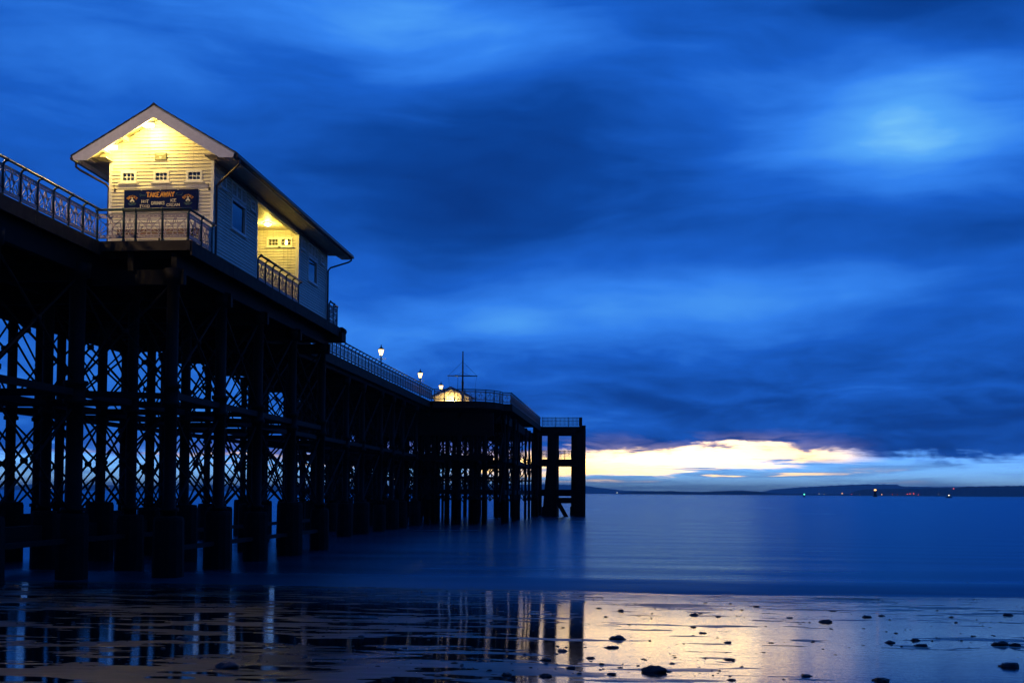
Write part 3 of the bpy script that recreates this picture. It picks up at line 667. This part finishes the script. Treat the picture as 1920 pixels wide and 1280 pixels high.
# roof
RY0, RY1 = 39.36, 57.3; HE = 2.95; ZR = 16.42; ZE = ZR-SL*HE
roof = kp('roof', MB().prism([(XC-HE, RY0, ZE), (XC, RY0, ZR), (XC+HE, RY0, ZE), (XC+HE, RY0, ZE-.07), (XC, RY0, ZR-.07), (XC-HE, RY0, ZE-.07)], (0, RY1-RY0, 0)), 'soffit')
nrm = Vector((SL, 0, 1)).normalized()
for s in (-1, 1):
    rows = 11
    for k in range(rows):
        a = HE+.06-(HE+.06)*k/rows; b = HE+.06-(HE+.06)*(k+1)/rows-.05
        za, zb = ZR-SL*a, ZR-SL*max(b, 0)
        kp('tile_course', MB().hexa([(XC+s*a, RY0-.04, za+.012), (XC+s*a, RY1+.04, za+.012), (XC+s*max(b, 0), RY1+.04, zb+.004), (XC+s*max(b, 0), RY0-.04, zb+.004), (XC+s*a, RY0-.04, za+.05), (XC+s*a, RY1+.04, za+.05), (XC+s*max(b, 0), RY1+.04, zb+.03), (XC+s*max(b, 0), RY0-.04, zb+.03)]), 'tile', roof)
kp('ridge_tile', MB().prism([(XC-.17, RY0-.05, ZR-.06), (XC, RY0-.05, ZR+.085), (XC+.17, RY0-.05, ZR-.06), (XC, RY0-.05, ZR+.03)], (0, RY1-RY0+.1, 0)), 'tile', roof)
for yy, dyy in ((RY0-.002, -.045), (RY1+.002, .045)):
    for s in (-1, 1):
        z = lambda h, dz_: ZR-.05-SL*h-dz_
        poly = [(XC, yy, z(0, 0)), (XC+s*(HE-.02), yy, z(HE-.02, 0)), (XC+s*(HE-.06), yy, 14.50), (XC+s*(HE-.55), yy, 14.50), (XC+s*(HE-.70), yy, 14.60), (XC, yy, z(0, .40))]
        kp('bargeboard', MB().prism(poly, (0, dyy, 0)), 'white_trim', roof)
for s in (-1, 1):
    x = XC+s*(HE-.10)
    kp('fascia_board', MB().box((min(x, x+s*.03), RY0+.01, 14.50), (max(x, x+s*.03), RY1-.01, ZE+.02)), 'white_trim', roof)
    kp('gutter', MB().tube([(XC+s*(HE+.03), RY0+.02, ZE-.09), (XC+s*(HE+.03), RY1-.02, ZE-.09)], .075, 10), 'gutter', roof)
    for yy in (RY0+.5, 44., 48., 52., RY1-.5): kp('gutter_bracket', MB().box((XC+s*(HE-.06)-.05, yy, ZE-.15), (XC+s*(HE-.06)+.05, yy+.04, ZE-.10)), 'gutter', roof)
    # purlin ends under the verge
    for h in (.55, 1.3, 2.0, 2.55):
        zz = ZR-SL*h-.20; kp('purlin', MB().box((XC+s*h-.07, RY0+.005, zz-.09), (XC+s*h+.07, KY0-.03, zz+.06)), 'white_trim', roof)
    gx = XC+s*(HE+.03); wx = KX1+.10 if s > 0 else KX0-.10
    for (ya, yb) in ((RY0+.35, KY0+.10), (RY1-.35, KY1-.10)):
        pts = [(gx, ya, ZE-.12), (gx, ya, ZE-.30), (gx-s*.12, ya+(yb-ya)*.1, ZE-.40), (wx+s*.12, yb, ZE-.78), (wx, yb, ZE-.92), (wx, yb, DECK+.05)]
        d_ = kp('downpipe', MB().tube(pts, .042, 10), 'gutter')
        for zz in (12.1, 13.3): kp('pipe_clip', MB().lathe((wx, yb, zz), [(.042, 0), (.055, .0), (.055, .05), (.042, .05)], 10), 'gutter', d_)
# short boarded stub wall where the platform railing ends, and wall hooks
st = kp('stub_wall', MB().box((-14.62, 39.6, DECK), (-14.44, 40.15, DECK+.92)), 'cream')
for k in range(7): kp('board', MB().box((-14.655, 39.57, DECK+.01+k*.13), (-14.405, 40.148, DECK+.125+k*.13)), 'cream', st)
for x in (-18.1, -14.63): kp('wall_hook', MB().tube([(x, KY0-.03, 13.66), (x, KY0-.11, 13.66), (x, KY0-.13, 13.73), (x-.02, KY0-.10, 13.80)], .016, 6).lathe((x, KY0-.035, 13.58), [(.035, 0), (.035, .10)], 6), 'gutter')

# bench against the gable
bench = thing('bench', 'dark red slatted bench against the gable wall below the takeaway sign', 'bench', (-16.3, 39.8, DECK))
for zz, yy in ((.76, 40.06), (.88, 40.07)): MB().box((-17.95, yy-.02, DECK+zz), (-14.95, yy+.02, DECK+zz+.09)).build('back_slat', 'maroon', bench)
for yy in (39.62, 39.74, 39.86): MB().box((-17.95, yy, DECK+.43), (-14.95, yy+.10, DECK+.46)).build('seat_slat', 'maroon', bench)
for x in (-17.7, -16.4, -15.2): MB().box((x, 39.62, DECK), (x+.05, 39.67, DECK+.43)).box((x, 40.00, DECK), (x+.05, 40.038, DECK+.97)).box((x, 39.67, DECK+.38), (x+.05, 40.0, DECK+.428)).build('leg', 'iron', bench)

# ------------------------------------------------------------------ sign with lettering
GL = {
 'T': ([[(0, 1), (.7, 1)], [(.35, 1), (.35, 0)]], .7), 'A': ([[(0, 0), (.35, 1), (.7, 0)], [(.15, .36), (.55, .36)]], .7),
 'K': ([[(.08, 0), (.08, 1)], [(.66, 1), (.1, .46)], [(.26, .6), (.68, 0)]], .7), 'E': ([[(.08, 0), (.08, 1)], [(.0, 1), (.6, 1)], [(.08, .52), (.5, .52)], [(0, 0), (.62, 0)]], .64),
 'W': ([[(0, 1), (.22, 0), (.45, .8), (.68, 0), (.9, 1)]], .9), 'Y': ([[(0, 1), (.35, .45), (.7, 1)], [(.35, .45), (.35, 0)]], .7),
 'H': ([[(.08, 0), (.08, 1)], [(.6, 0), (.6, 1)], [(.08, .5), (.6, .5)]], .68), 'F': ([[(.08, 0), (.08, 1)], [(0, 1), (.6, 1)], [(.08, .52), (.46, .52)]], .6),
 'I': ([[(.12, 0), (.12, 1)]], .24), 'N': ([[(.08, 0), (.08, 1), (.62, 0), (.62, 1)]], .7), 'M': ([[(.06, 0), (.06, 1), (.42, .3), (.78, 1), (.78, 0)]], .84),
 'O': ([arc((.35, .5), .36, 0, 2*math.pi, 12)], .7), 'D': ([[(.08, 0), (.08, 1), (.3, 1), (.55, .82), (.62, .5), (.55, .18), (.3, 0), (.08, 0)]], .68),
 'C': ([[(.6, .82), (.42, .98), (.2, .9), (.06, .65), (.06, .35), (.2, .1), (.42, .02), (.6, .18)]], .62), 'S': ([[(.52, .84), (.3, 1), (.08, .84), (.1, .62), (.48, .4), (.52, .16), (.3, 0), (.05, .16)]], .58),
 'R': ([[(.08, 0), (.08, 1), (.42, 1), (.56, .85), (.56, .68), (.42, .52), (.08, .52)], [(.36, .52), (.64, 0)]], .66), 'B': ([[(.08, 0), (.08, 1), (.4, 1), (.54, .87), (.54, .68), (.4, .53), (.08, .53)], [(.4, .53), (.6, .38), (.6, .15), (.42, 0), (.08, 0)]], .64),
 'P': ([[(.08, 0), (.08, 1), (.42, 1), (.56, .85), (.56, .68), (.42, .5), (.08, .5)]], .6), ' ': ([], .35),
 'g': ([[(.7, .85), (.45, 1), (.15, .75), (.12, .35), (.4, .08), (.7, .3), (.72, .5), (.45, .48)], [(.72, .4), (.6, -.25), (.3, -.2)]], .72), 'f': ([[(.75, .95), (.3, 1), (.1, .85)], [(.45, .98), (.3, .3), (.12, -.15)], [(.2, .5), (.6, .55)]], .62),
 'o': ([[(x*.7, y*.6) for x, y in arc((.35, .45), .32, 0, 2*math.pi, 8)]], .5), 'd': ([[(x*.7, y*.6) for x, y in arc((.35, .45), .32, 0, 2*math.pi, 8)], [(.62, 1.), (.46, .0), (.6, .05)]], .55)}
SY = KY0-.088
def letters(mb, text, x, z, h, wsc=1., w=.16, serif=True, gap=.16, rad=None, slant=0.):
    """text starting at x (or centred on an arc of radius rad about (x,z)); strokes w*h wide"""
    tot = sum(GL[c][1]*wsc+gap for c in text)*h-gap*h; u = 0.
    for c in text:
        ss, adv = GL[c]
        def T(p, u=u, adv=adv):
            a = (p[0]*wsc)*h+u; b = p[1]*h
            if rad is None: return (x+a+slant*b, z+b)
            th = (a-tot/2)/abs(rad); r = abs(rad)+b if rad > 0 else abs(rad)-b
            return (x+r*math.sin(th), z+r*math.cos(th)) if rad > 0 else (x+r*math.sin(th), z-r*math.cos(th))
        for s in ss:
            q = []
            for a, b in zip(s[:-1], s[1:]): q += [T(a)]
            q.append(T(s[-1]))
            pts = [Vector((p[0], SY, p[1])) for p in q]
            for i, (a, b) in enumerate(zip(pts[:-1], pts[1:])):
                d = b-a
                if d.length < 1e-4: continue
                e = d.normalized()*w*h*.35; hw = w*h*(1. if abs(d.z) > abs(d.x)*.5 else .72)
                nn = Vector((-d.z, 0, d.x)).normalized()
                mb.bar(a-e*(i > 0), b+e*(i < len(pts)-2), .008, hw, nn)
            if serif and len(s) > 1:
                for p in (s[0], s[-1]):
                    if p[1] in (0, 1) and len(s) < 6:
                        a, b = T((p[0]-.13/wsc, p[1]+(.045 if p[1] == 0 else -.045))), T((p[0]+.13/wsc, p[1]+(.045 if p[1] == 0 else -.045)))
                        mb.bar((a[0], SY, a[1]), (b[0], SY, b[1]), .009, .10*h, (-(b[1]-a[1]), 0, b[0]-a[0]))
        u += (adv*wsc+gap)*h
    return tot
sx0, sx1, sz0, sz1 = -17.74, -15.04, 12.86, 13.61
sign = thing('takeaway_sign', 'long navy takeaway sign with gold and white lettering on the gable', 'sign', ((sx0+sx1)/2, KY0-.05, sz0))
MB().box((sx0, SY+.006, sz0), (sx1, KY0-.034, sz1)).build('board', 'sign_navy', sign)
for a, b in (((sx0-.012, sz0-.012), (sx1+.012, sz0+.012)), ((sx0-.012, sz1-.012), (sx1+.012, sz1+.012))): MB().box((a[0], SY-.004, a[1]), (b[0], KY0-.036, b[1])).build('edging', 'black', sign)
for x in (-17.1, -16.4, -15.75):
    for z in (sz0+.03, sz1-.005): MB().box((x-.02, SY-.008, z-.012), (x+.02, SY+.004, z+.012)).build('fixing', 'letter_white', sign)
def px_s(u, v): return (sx0+(u-60)/(1860-60)*(sx1-sx0), sz1-(v-165)/(655-165)*(sz1-sz0))     # sign-local layout grid
def word(text, u0, u1, v0, v1, m, w=.2, serif=True, wsc=None):
    x0, z1 = px_s(u0, v0); x1, z0 = px_s(u1, v1); h = z1-z0; gap = .14
    base = sum(GL[c][1] for c in text); wsc = ((x1-x0)/h-gap*(len(text)-1))/base
    mb = MB(); letters(mb, text, x0, z0, h, wsc, w, serif, gap); mb.build('lettering', m, sign)
word('TAKE', 615, 925, 225, 335, 'gold', .24); word('AWAY', 955, 1290, 218, 330, 'gold', .24)
word('HOT', 490, 665, 400, 470, 'letter_white'); word('FOOD', 460, 690, 508, 576, 'letter_white'); word('DRINKS', 735, 1060, 442, 512, 'letter_white')
word('ICE', 1205, 1340, 385, 450, 'letter_white'); word('CREAM', 1110, 1430, 492, 555, 'letter_white')
for (t, u0, u1) in (('good', 430, 585), ('food', 1310, 1480)):
    mb = MB(); x0, z0 = px_s(u0, 305); x1, _ = px_s(u1, 305); h = .085; letters(mb, t, x0, z0, h, ((x1-x0)/h-.3)/sum(GL[c][1] for c in t), .10, False, .08, None, .25); mb.build('lettering', 'letter_teal', sign)
for uc in (262, 1632):
    cx_, cz_ = px_s(uc, 420)
    mb = MB(); letters(mb, 'BECKS', cx_, cz_-.03, .085, 1., .26, True, .16, .155); mb.build('lettering', 'gold', sign)
    mb = MB(); letters(mb, 'PENARTH PIER', cx_, cz_+.03, .045, .8, .18, False, .2, -.20); mb.build('lettering', 'letter_teal', sign)
    mb = MB(); pts = [(cx_-.09, cz_-.02), (cx_-.05, cz_+.035), (cx_-.02, cz_+.06), (cx_+.02, cz_+.06), (cx_+.05, cz_+.035), (cx_+.09, cz_-.02), (cx_+.04, cz_-.03), (cx_, cz_+.015), (cx_-.04, cz_-.03)]
    mb.prism([(p[0], SY+.003, p[1]) for p in pts], (0, -.010, 0)); mb.prism([(p, SY+.002, q) for p, q in arc((cx_, cz_+.10), .03, 0, 2*math.pi*.999, 10)[:-1]], (0, -.010, 0)); mb.build('emblem', 'letter_white', sign)
    MB().prism([(p, SY+.0045, q) for p, q in arc((cx_, cz_-.035), .075, R(180), R(360), 8)], (0, -.004, 0)).build('emblem_hull', 'black', sign)
    for dz_, hw in ((-.055, .08), (-.10, .04)): MB().box((cx_-hw, SY-.003, cz_+dz_-.006), (cx_+hw, SY+.0065, cz_+dz_+.006)).build('emblem_wave', 'letter_teal', sign)
plq = thing('wall_plaque', 'small grey plaque high on the gable above the middle window', 'plaque', (-16.43, KY0-.05, 14.70))
MB().box((-16.64, KY0-.075, 14.70), (-16.22, KY0-.03, 14.95)).build('plate', 'plaque', plq)
for a, b in (((-16.60, 14.905), (-16.26, 14.92)), ((-16.56, 14.875), (-16.30, 14.888)), ((-16.60, 14.715), (-16.26, 14.722))): MB().box((a[0], KY0-.079, a[1]), (b[0], KY0-.0745, b[1])).build('raised_line', 'letter_white', plq)
MB().prism([(p, KY0-.0745, q) for p, q in [(-16.47, 14.82), (-16.39, 14.82), (-16.39, 14.775), (-16.43, 14.74), (-16.47, 14.775)]], (0, -.005, 0)).build('crest', 'letter_white', plq)

# ------------------------------------------------------------------ kiosk lamps
def plight(loc, power, color, radius=.06, parent=None, name='bulb_light'):
    l = bpy.data.lights.new(name, 'POINT'); l.energy = power; l.color = color; l.shadow_soft_size = radius
    o = bpy.data.objects.new(name, l); COL.objects.link(o); o.location = loc
    if parent is not None: o.parent = parent; o.matrix_parent_inverse = WM[parent.name].inverted()
    return o
def floodlight(loc, label, power):
    x, y, z = loc; t = thing('floodlight', label, 'floodlight', (x, y, z+.3), 'floodlights under the gable')
    MB().tube([(x, y, z+.42), (x, y, z+.13)], .02, 8).build('bracket', 'gutter', t)
    MB().box((x-.17, y-.07, z+.06), (x+.17, y+.07, z+.13)).build('housing', 'white_trim', t)
    MB().tube([(x-.15, y, z+.02), (x-.13, y, z-.01), (x+.13, y, z-.01), (x+.15, y, z+.02)], [.03, .062, .062, .03], 10).build('lens', 'lamp_white', t, True)
    plight((x, y-.02, z-.17), power, (1., .70, .14), .07, t)
floodlight((-16.62, 39.56, 15.76), 'glowing floodlight under the gable near the roof peak', 175)
floodlight((-17.95, 39.56, 15.00), 'glowing floodlight under the gable verge near the downpipe corner', 85)
cl = thing('ceiling_lamp', 'round glowing lamp on the ceiling of the open shelter bay', 'lamp', (-15.5, 49.9, SOF))
MB().lathe((-15.5, 49.9, SOF-.04), [(.16, 0), (.18, .02), (.18, .042)], 16).build('base', 'white_trim', cl)
MB().lathe((-15.5, 49.9, SOF-.13), [(.02, 0), (.10, .015), (.145, .05), (.15, .088)], 16).build('diffuser', 'lamp_white', cl, True)
plight((-15.5, 49.9, SOF-.25), 115, (1., .72, .11), .09, cl)

# ------------------------------------------------------------------ pier lamps
def lamp_post(x, y, label, h=3.95, power=420):
    t = thing('lamp_post', label, 'lamp post', (x, y, DECK), 'lantern posts along the pier walkway')
    z = DECK
    MB().lathe((x, y, z), [(.17, 0), (.17, .15), (.12, .2), (.12, .7), (.15, .74), (.07, .85), (.055, h-1.25), (.09, h-1.2), (.05, h-1.12), (.05, h-.95), (.10, h-.92), (.10, h-.88)], 12).build('post', 'paint_dark', t, True)
    MB().tube([(x-.42, y, z+h-1.16), (x+.42, y, z+h-1.16)], .022, 6).lathe((x-.42, y, z+h-1.19), [(.035, 0), (.035, .06)], 6).lathe((x+.42, y, z+h-1.19), [(.035, 0), (.035, .06)], 6).build('ladder_bar', 'paint_white', t)
    g = MB().lathe((x, y, z+h-.88), [(.11, 0), (.235, .48)], 4).build('lantern_glass', 'lamp_warm', t)
    fr = MB()
    for k in range(4):
        a = math.pi/2*k+0.; c, s = math.cos(a), math.sin(a)
        fr.tube([(x+.115*c, y+.115*s, z+h-.88), (x+.245*c, y+.245*s, z+h-.40)], .013, 5)
    fr.build('lantern_frame', 'paint_dark', t)
    MB().lathe((x, y, z+h-.41), [(.28, 0), (.26, .03), (.13, .17), (.07, .19), (.07, .26), (.09, .27), (.03, .32), (.03, .36), (.045, .38), (.005, .45)], 8).build('lantern_cap', 'paint_dark', t)
    plight((x, y, z+h-.60), power, (1., .68, .34), .22, t)
lamp_post(-20.3, 32.6, 'lit lantern post on the walkway landward of the kiosk', 3.95, 4200)
lamp_post(-20., 96.2, 'lit lantern post on the walkway, first beyond the kiosk')
lamp_post(-20., 115.4, 'lit lantern post on the walkway, second beyond the kiosk')
lamp_post(-20., 129., 'lit lantern post on the pier head beside the small gabled shelter')

# small gabled shelter on the pier head, lit from its own lamp
sh = thing('pier_head_shelter', 'small gabled shelter with glowing wall on the pier head', 'shelter', (-18.1, 125.5, DECK))
hx0, hx1, hyy = -20.0, -16.2, 124.
MB().box((hx0, hyy, DECK), (hx1, hyy+.1, 13.15)).prism([(hx0, hyy, 13.15), (hx1, hyy, 13.15), (-18.1, hyy, 14.05)], (0, .1, 0)).build('front_wall', 'cream', sh)
MB().box((hx0, hyy+3, DECK), (hx1, hyy+3.1, 13.15)).box((hx0, hyy+.1, DECK), (hx0+.1, hyy+3, 13.15)).box((hx1-.1, hyy+.1, DECK), (hx1, hyy+3, 13.15)).build('back_wall', 'cream', sh)
for s in (-1, 1):
    MB().prism([(-18.1, hyy-.5, 14.18), (-18.1+s*2.25, hyy-.5, 13.12), (-18.1+s*2.25, hyy-.5, 12.98), (-18.1, hyy-.5, 14.02)], (0, 4, 0)).build('roof', 'tile', sh)
    MB().prism([(-18.1, hyy-.505, 14.02), (-18.1+s*2.2, hyy-.505, 13.0), (-18.1+s*2.2, hyy-.505, 12.86), (-18.1, hyy-.505, 13.82)], (0, .05, 0)).build('bargeboard', 'white_trim', sh)
MB().box((-18.35, hyy-.10, 12.28), (-17.85, hyy-.02, 12.36)).build('lamp_hood', 'gutter', sh)
MB().box((-18.30, hyy-.12, 12.36), (-17.90, hyy-.02, 12.44)).build('lamp_tube', 'lamp_warm', sh)
plight((-18.1, hyy-.42, 12.42), 420, (1., .66, .2), .15, sh)
# mast
mast = thing('signal_mast', 'tall dark mast with crossed yard and stays on the pier head', 'mast', (-15.8, 116, DECK))
mx, my = -15.8, 116.
MB().lathe((mx, my, DECK), [(.14, 0), (.13, 1.6), (.16, 1.65), (.16, 1.75), (.11, 1.8), (.11, 2.55), (.14, 2.6), (.14, 2.72), (.06, 2.8)], 10).build('lower_mast', 'paint_white', mast, True)
MB().lathe((mx+.02, my-.16, DECK+1.75), [(.085, 0), (.08, 2.4), (.055, 3.94), (.07, 3.96), (.07, 4.0)], 10).build('topmast', 'paint_dark', mast, True)
MB().tube([(mx-1.5, my-.22, 14.53), (mx, my-.22, 14.52), (mx+1.5, my-.22, 14.49)], [.045, .065, .045], 8).build('yard', 'paint_dark', mast, True)
for s in (-1, 1):
    MB().tube([(mx, my-.16, 15.95), (mx+s*1.42, my-.22, 14.55)], .012, 5).build('stay', 'iron', mast)
    MB().tube([(mx, my-.16, 14.95), (mx+s*.3, my-.2, 14.72), (mx+s*.75, my-.22, 14.58)], .012, 5).build('lift', 'iron', mast)
    MB().tube([(mx+s*1.42, my-.22, 14.48), (mx+s*1.3, my-.2, 13.4), (mx+s*1.1, my, DECK+.9)], .008, 5).build('halyard', 'iron', mast)
MB().tube([(mx-.45, my-.22, 14.5), (mx-.5, my-.2, DECK+.6)], .02, 5).build('halyard', 'iron', mast)

# ------------------------------------------------------------------ rocks
def rock_mesh(seed, sub_=3):
    import bmesh
    bm = bmesh.new(); bmesh.ops.create_icosphere(bm, subdivisions=sub_, radius=.5)
    for v in bm.verts:
        d = v.co.normalized(); k = 1+.42*mnoise.fractal(d*1.5+Vector((seed*7.1, 0, 0)), 1., 2., 3)+.16*abs(mnoise.noise(d*3.5+Vector((0, seed, 0))))
        v.co = d*.5*k
        if v.co.z < -.16: v.co.z = -.16-(-.16-v.co.z)*.2
    me = bpy.data.meshes.new('rock'); bm.to_mesh(me); bm.free(); me.materials.append(MATS['rock'])
    for p in me.polygons: p.use_smooth = True
    return me
RM = [rock_mesh(s) for s in range(8)]
rocks = [(1419, 1138, 12), (1302, 1154, 14), (1313, 1151, 8), (1347, 1157, 10), (1480, 1160, 11), (1500, 1171, 11), (1625, 1158, 16), (1652, 1156, 13), (1723, 1147, 6), (1784, 1158, 9), (1862, 1162, 8), (1890, 1154, 18), (1547, 1167, 20), (1562, 1146, 12), (1825, 1194, 13), (1668, 1206, 19), (1729, 1212, 23), (1878, 1210, 31), (1904, 1211, 19), (1580, 1199, 9), (1618, 1211, 8), (1615, 1197, 10), (1716, 1201, 16), (1566, 1230, 13), (1365, 1206, 16), (1431, 1225, 11), (1368, 1237, 22), (1318, 1188, 14), (1227, 1259, 42), (1254, 1259, 12), (1511, 1269, 21), (1371, 1276, 16), (1896, 1252, 38), (1780, 1263, 9), (1652, 1279, 30), (1264, 1230, 10), (1206, 1237, 8), (1446, 1207, 13), (1912, 1235, 16), (1122, 1142, 11), (1165, 1147, 12), (1158, 1199, 27), (1147, 1216, 25), (1108, 1235, 15), (1088, 1237, 11), (1054, 1223, 21), (1004, 1237, 12), (1023, 1239, 20), (1072, 1253, 19), (1163, 1252, 11), (1147, 1265, 18), (1128, 1246, 9), (1023, 1268, 21), (950, 1265, 18), (820, 1269, 15), (802, 1229, 20), (728, 1274, 24), (852, 1244, 12), (630, 1164, 16), (342, 1199, 26), (427, 1252, 44), (22, 1106, 38)]
special = {(1227, 1259): ('largest rounded dark rock sitting in a puddle in the golden reflection', None), (1878, 1210): ('broad dark rock touching a smaller one on the blue wet sand', None), (1904, 1211): ('small rock pressed against a broad dark rock on blue wet sand', None),
  (427, 1252): ('wide low rock on brown sand in the pier shadow', None), (342, 1199): ('pale edged rock among pillar reflections below the kiosk', None), (22, 1106): ('dark rock at the water edge beneath the landward pier columns', None), (1896, 1252): ('long wedge shaped rock alone on the blue wet sand', None), (1254, 1259): ('small stone beside the largest rounded rock', None)}
for i, (x, y, w) in enumerate(rocks):
    z = 0.
    for _ in range(6): p = onz(x, y, z); z = slope(p.x, p.y)+relief(p.x, p.y)
    s = w/FPX*p.y*random.uniform(.92, 1.08); hgt = s*(.52 if w > 35 else random.uniform(.34, .56))
    o = link('rock', RM[i % 8], None, (p.x, p.y, z+hgt*.06), random.uniform(-.5, .5), (s, s*random.uniform(.6, .9), hgt))
    if (x, y) in special: tag(o, special[(x, y)][0], 'rock', 'stones scattered on the wet sand')
    else:
        size = 'small' if w < 11 else ('medium' if w < 17 else 'broad')
        zone = 'near the sea edge' if y < 1165 else None
        if x < 1010: where = 'on the dim brown sand beneath the pier reflection'
        elif x < 1200: where = 'beside the reflected legs of the landing stage'+(', near the sea edge' if zone else '')
        elif x < 1520: where = 'in the golden reflection'+(' near the sea edge' if zone else ' on the wet sand')
        else: where = 'on the blue shining sand'+(' near the sea edge' if zone else ' clear of the pier')
        tag(o, size+' dark stone '+where, 'rock', size+' stones '+where)
# pebbles: nobody could count them
mb = MB(); tv = [(1, 0, 0), (-.5, .87, 0), (-.5, -.87, 0), (0, 0, .8), (.2, .1, .9)]
for k in range(2600):
    y = 11.5+22*random.random()**1.3; x = random.uniform(-.42*y-2, .36*y+1)
    if mnoise.noise(Vector((x*.25, y*.25, 2.))) < random.uniform(-.5, .25): continue
    s = random.uniform(.005, .022)*(1.8 if random.random() < .08 else 1); z = sandz(x, y); a = random.uniform(0, 6.3); i = len(mb.v); n = 6
    for lev, rr in ((-.2, 1.), (.35, .9), (.75, .45)):
        for j in range(n):
            t = a+2*math.pi*j/n; q = rr*s*random.uniform(.8, 1.15); mb.v.append((x+q*1.3*math.cos(t), y+q*math.sin(t), z+lev*s*.8))
    for l in range(2):
        for j in range(n): mb.f.append((i+l*n+j, i+l*n+(j+1) % n, i+(l+1)*n+(j+1) % n, i+(l+1)*n+j))
    mb.f.append(tuple(i+2*n+j for j in range(n)))
o = mb.build('pebbles', 'rock'); o['kind'] = 'stuff'; o['label'] = 'scattered pebbles on the wet sand'; o['category'] = 'pebbles'

# ------------------------------------------------------------------ far lights and sea marks
q = ony(1641, 928, 2300); hT = 14.5
bt = thing('beacon_tower', 'dark sea beacon tower with a bright lantern off the far shore', 'beacon', (q.x, q.y, 0))
MB().lathe((q.x, q.y, -2), [(4.2, 0), (4.0, 4), (2.6, 5), (2.2, hT-1.5), (3., hT-1.2), (3., hT-.6)], 12).build('tower', 'concrete', bt)
MB().lathe((q.x, q.y, hT-2.6), [(1.9, 0), (1.9, 2.4)], 12).build('lantern', 'light_amber', bt); MB().lathe((q.x, q.y, hT-.2), [(2.3, 0), (1.2, .9), (.1, 1.5)], 12).build('cap', 'concrete', bt)
q = ony(1508, 926, 1500)
by = thing('buoy', 'small channel buoy with green light on the open water', 'buoy', (q.x, q.y, 0))
MB().lathe((q.x, q.y, -.8), [(1.4, 0), (1.5, 1.3), (.9, 1.6), (.5, 3.6), (.5, 3.8)], 10).build('float', 'iron', by); MB().lathe((q.x, q.y, 3.0), [(.6, 0), (.6, .9), (.1, 1.2)], 8).build('lamp', 'light_green', by)
q = ony(1779, 926.5, 1700)
bo = thing('boat', 'small boat showing a white light before the dark headland', 'boat', (q.x, q.y, 0))
MB().prism([(q.x-4.5, q.y-1.2, 1.3), (q.x+4.8, q.y-1.2, 1.5), (q.x+3.5, q.y-1.2, -.5), (q.x-4., q.y-1.2, -.5)], (0, 2.4, 0)).build('hull', 'iron', bo); MB().box((q.x-2, q.y-.9, 1.3), (q.x+1.2, q.y+.9, 3.0)).build('cabin', 'paint_white', bo)
MB().tube([(q.x, q.y, 3), (q.x, q.y, 5.6)], .1, 6).build('mast', 'iron', bo); MB().lathe((q.x, q.y, 3.2), [(.7, 0), (.9, .4), (.7, .8)], 8).build('lamp', 'light_white', bo)
far_l = [(1157, 923.4, 'white', 1.), (1536, 925.2, 'white', .7), (1545, 925.3, 'white', .6), (1579, 924.6, 'amber', 1.6), (1597, 926.2, 'red', .7), (1612, 926.6, 'white', .6), (1653, 926.6, 'amber', 1.3), (1673, 926.8, 'red', .7), (1683, 926.9, 'red', .7), (1701, 926, 'red', 1.4), (1706.5, 925.2, 'red', 1.6), (1713, 925.3, 'red', 1.6), (1722, 926.8, 'red', .9), (1760, 926.6, 'white', .5), (1788, 915.5, 'red', 1.3), (205, 914.7, 'amber', 1.3), (96, 914.5, 'white', .7), (388, 915, 'white', .8)]
words = dict(white='white light on the far shore', amber='amber light on the far shore', red='red light on the far shore')
for x, y, c, s in far_l:
    Yd = 6300. if 1150 < x < 1160 else (11000. if x < 600 else 7100.)
    q = ony(x, y, Yd); z = max(q.z, 5.); k = s*Yd/7000
    lab = words[c]+(' among the pier columns' if x < 600 else (' at the foot of the headland' if x > 1590 else ' near the low coast'))
    if y < 916 and x > 1590: lab = 'single red light high on the headland skyline'
    elif 1700 < x < 1715: lab = 'red light in the bright cluster of three below the headland'
    elif c == 'red': lab = 'faint '+lab
    elif x < 1160 and x > 600: lab = 'white light at the foot of the low island'
    t = thing('shore_lamp', lab or (' among the pier columns' if x < 600 else (' at the foot of the headland' if x > 1590 else ' near the low coast')), 'light', (q.x, Yd, 0), words[c].split()[0]+' shore lights')
    MB().tube([(q.x, Yd, -2 if y > 920 else z-40), (q.x, Yd, z)], .4, 6).build('mast', 'iron', t); MB().lathe((q.x, Yd, z-1.5*k), [(.4*k, 0), (1.7*k, .8*k), (1.7*k, 2.2*k), (.4*k, 3*k)], 8).build('lamp', 'light_'+c, t)

# ------------------------------------------------------------------ evening air between here and the far hills
HZ = bpy.data.materials.new('haze'); HZ.use_nodes = True; hn = HZ.node_tree; hn.nodes.clear()
pv = hn.nodes.new('ShaderNodeVolumePrincipled'); pv.inputs['Color'].default_value = (.80, .86, .95, 1); pv.inputs['Density'].default_value = 8.5e-5
ho = hn.nodes.new('ShaderNodeOutputMaterial'); hn.links.new(pv.outputs[0], ho.inputs['Volume']); MATS['haze'] = HZ
hz = MB().box((-25000, -400, -28), (25000, 25000, 165)).build('haze', 'haze'); hz['kind'] = 'stuff'
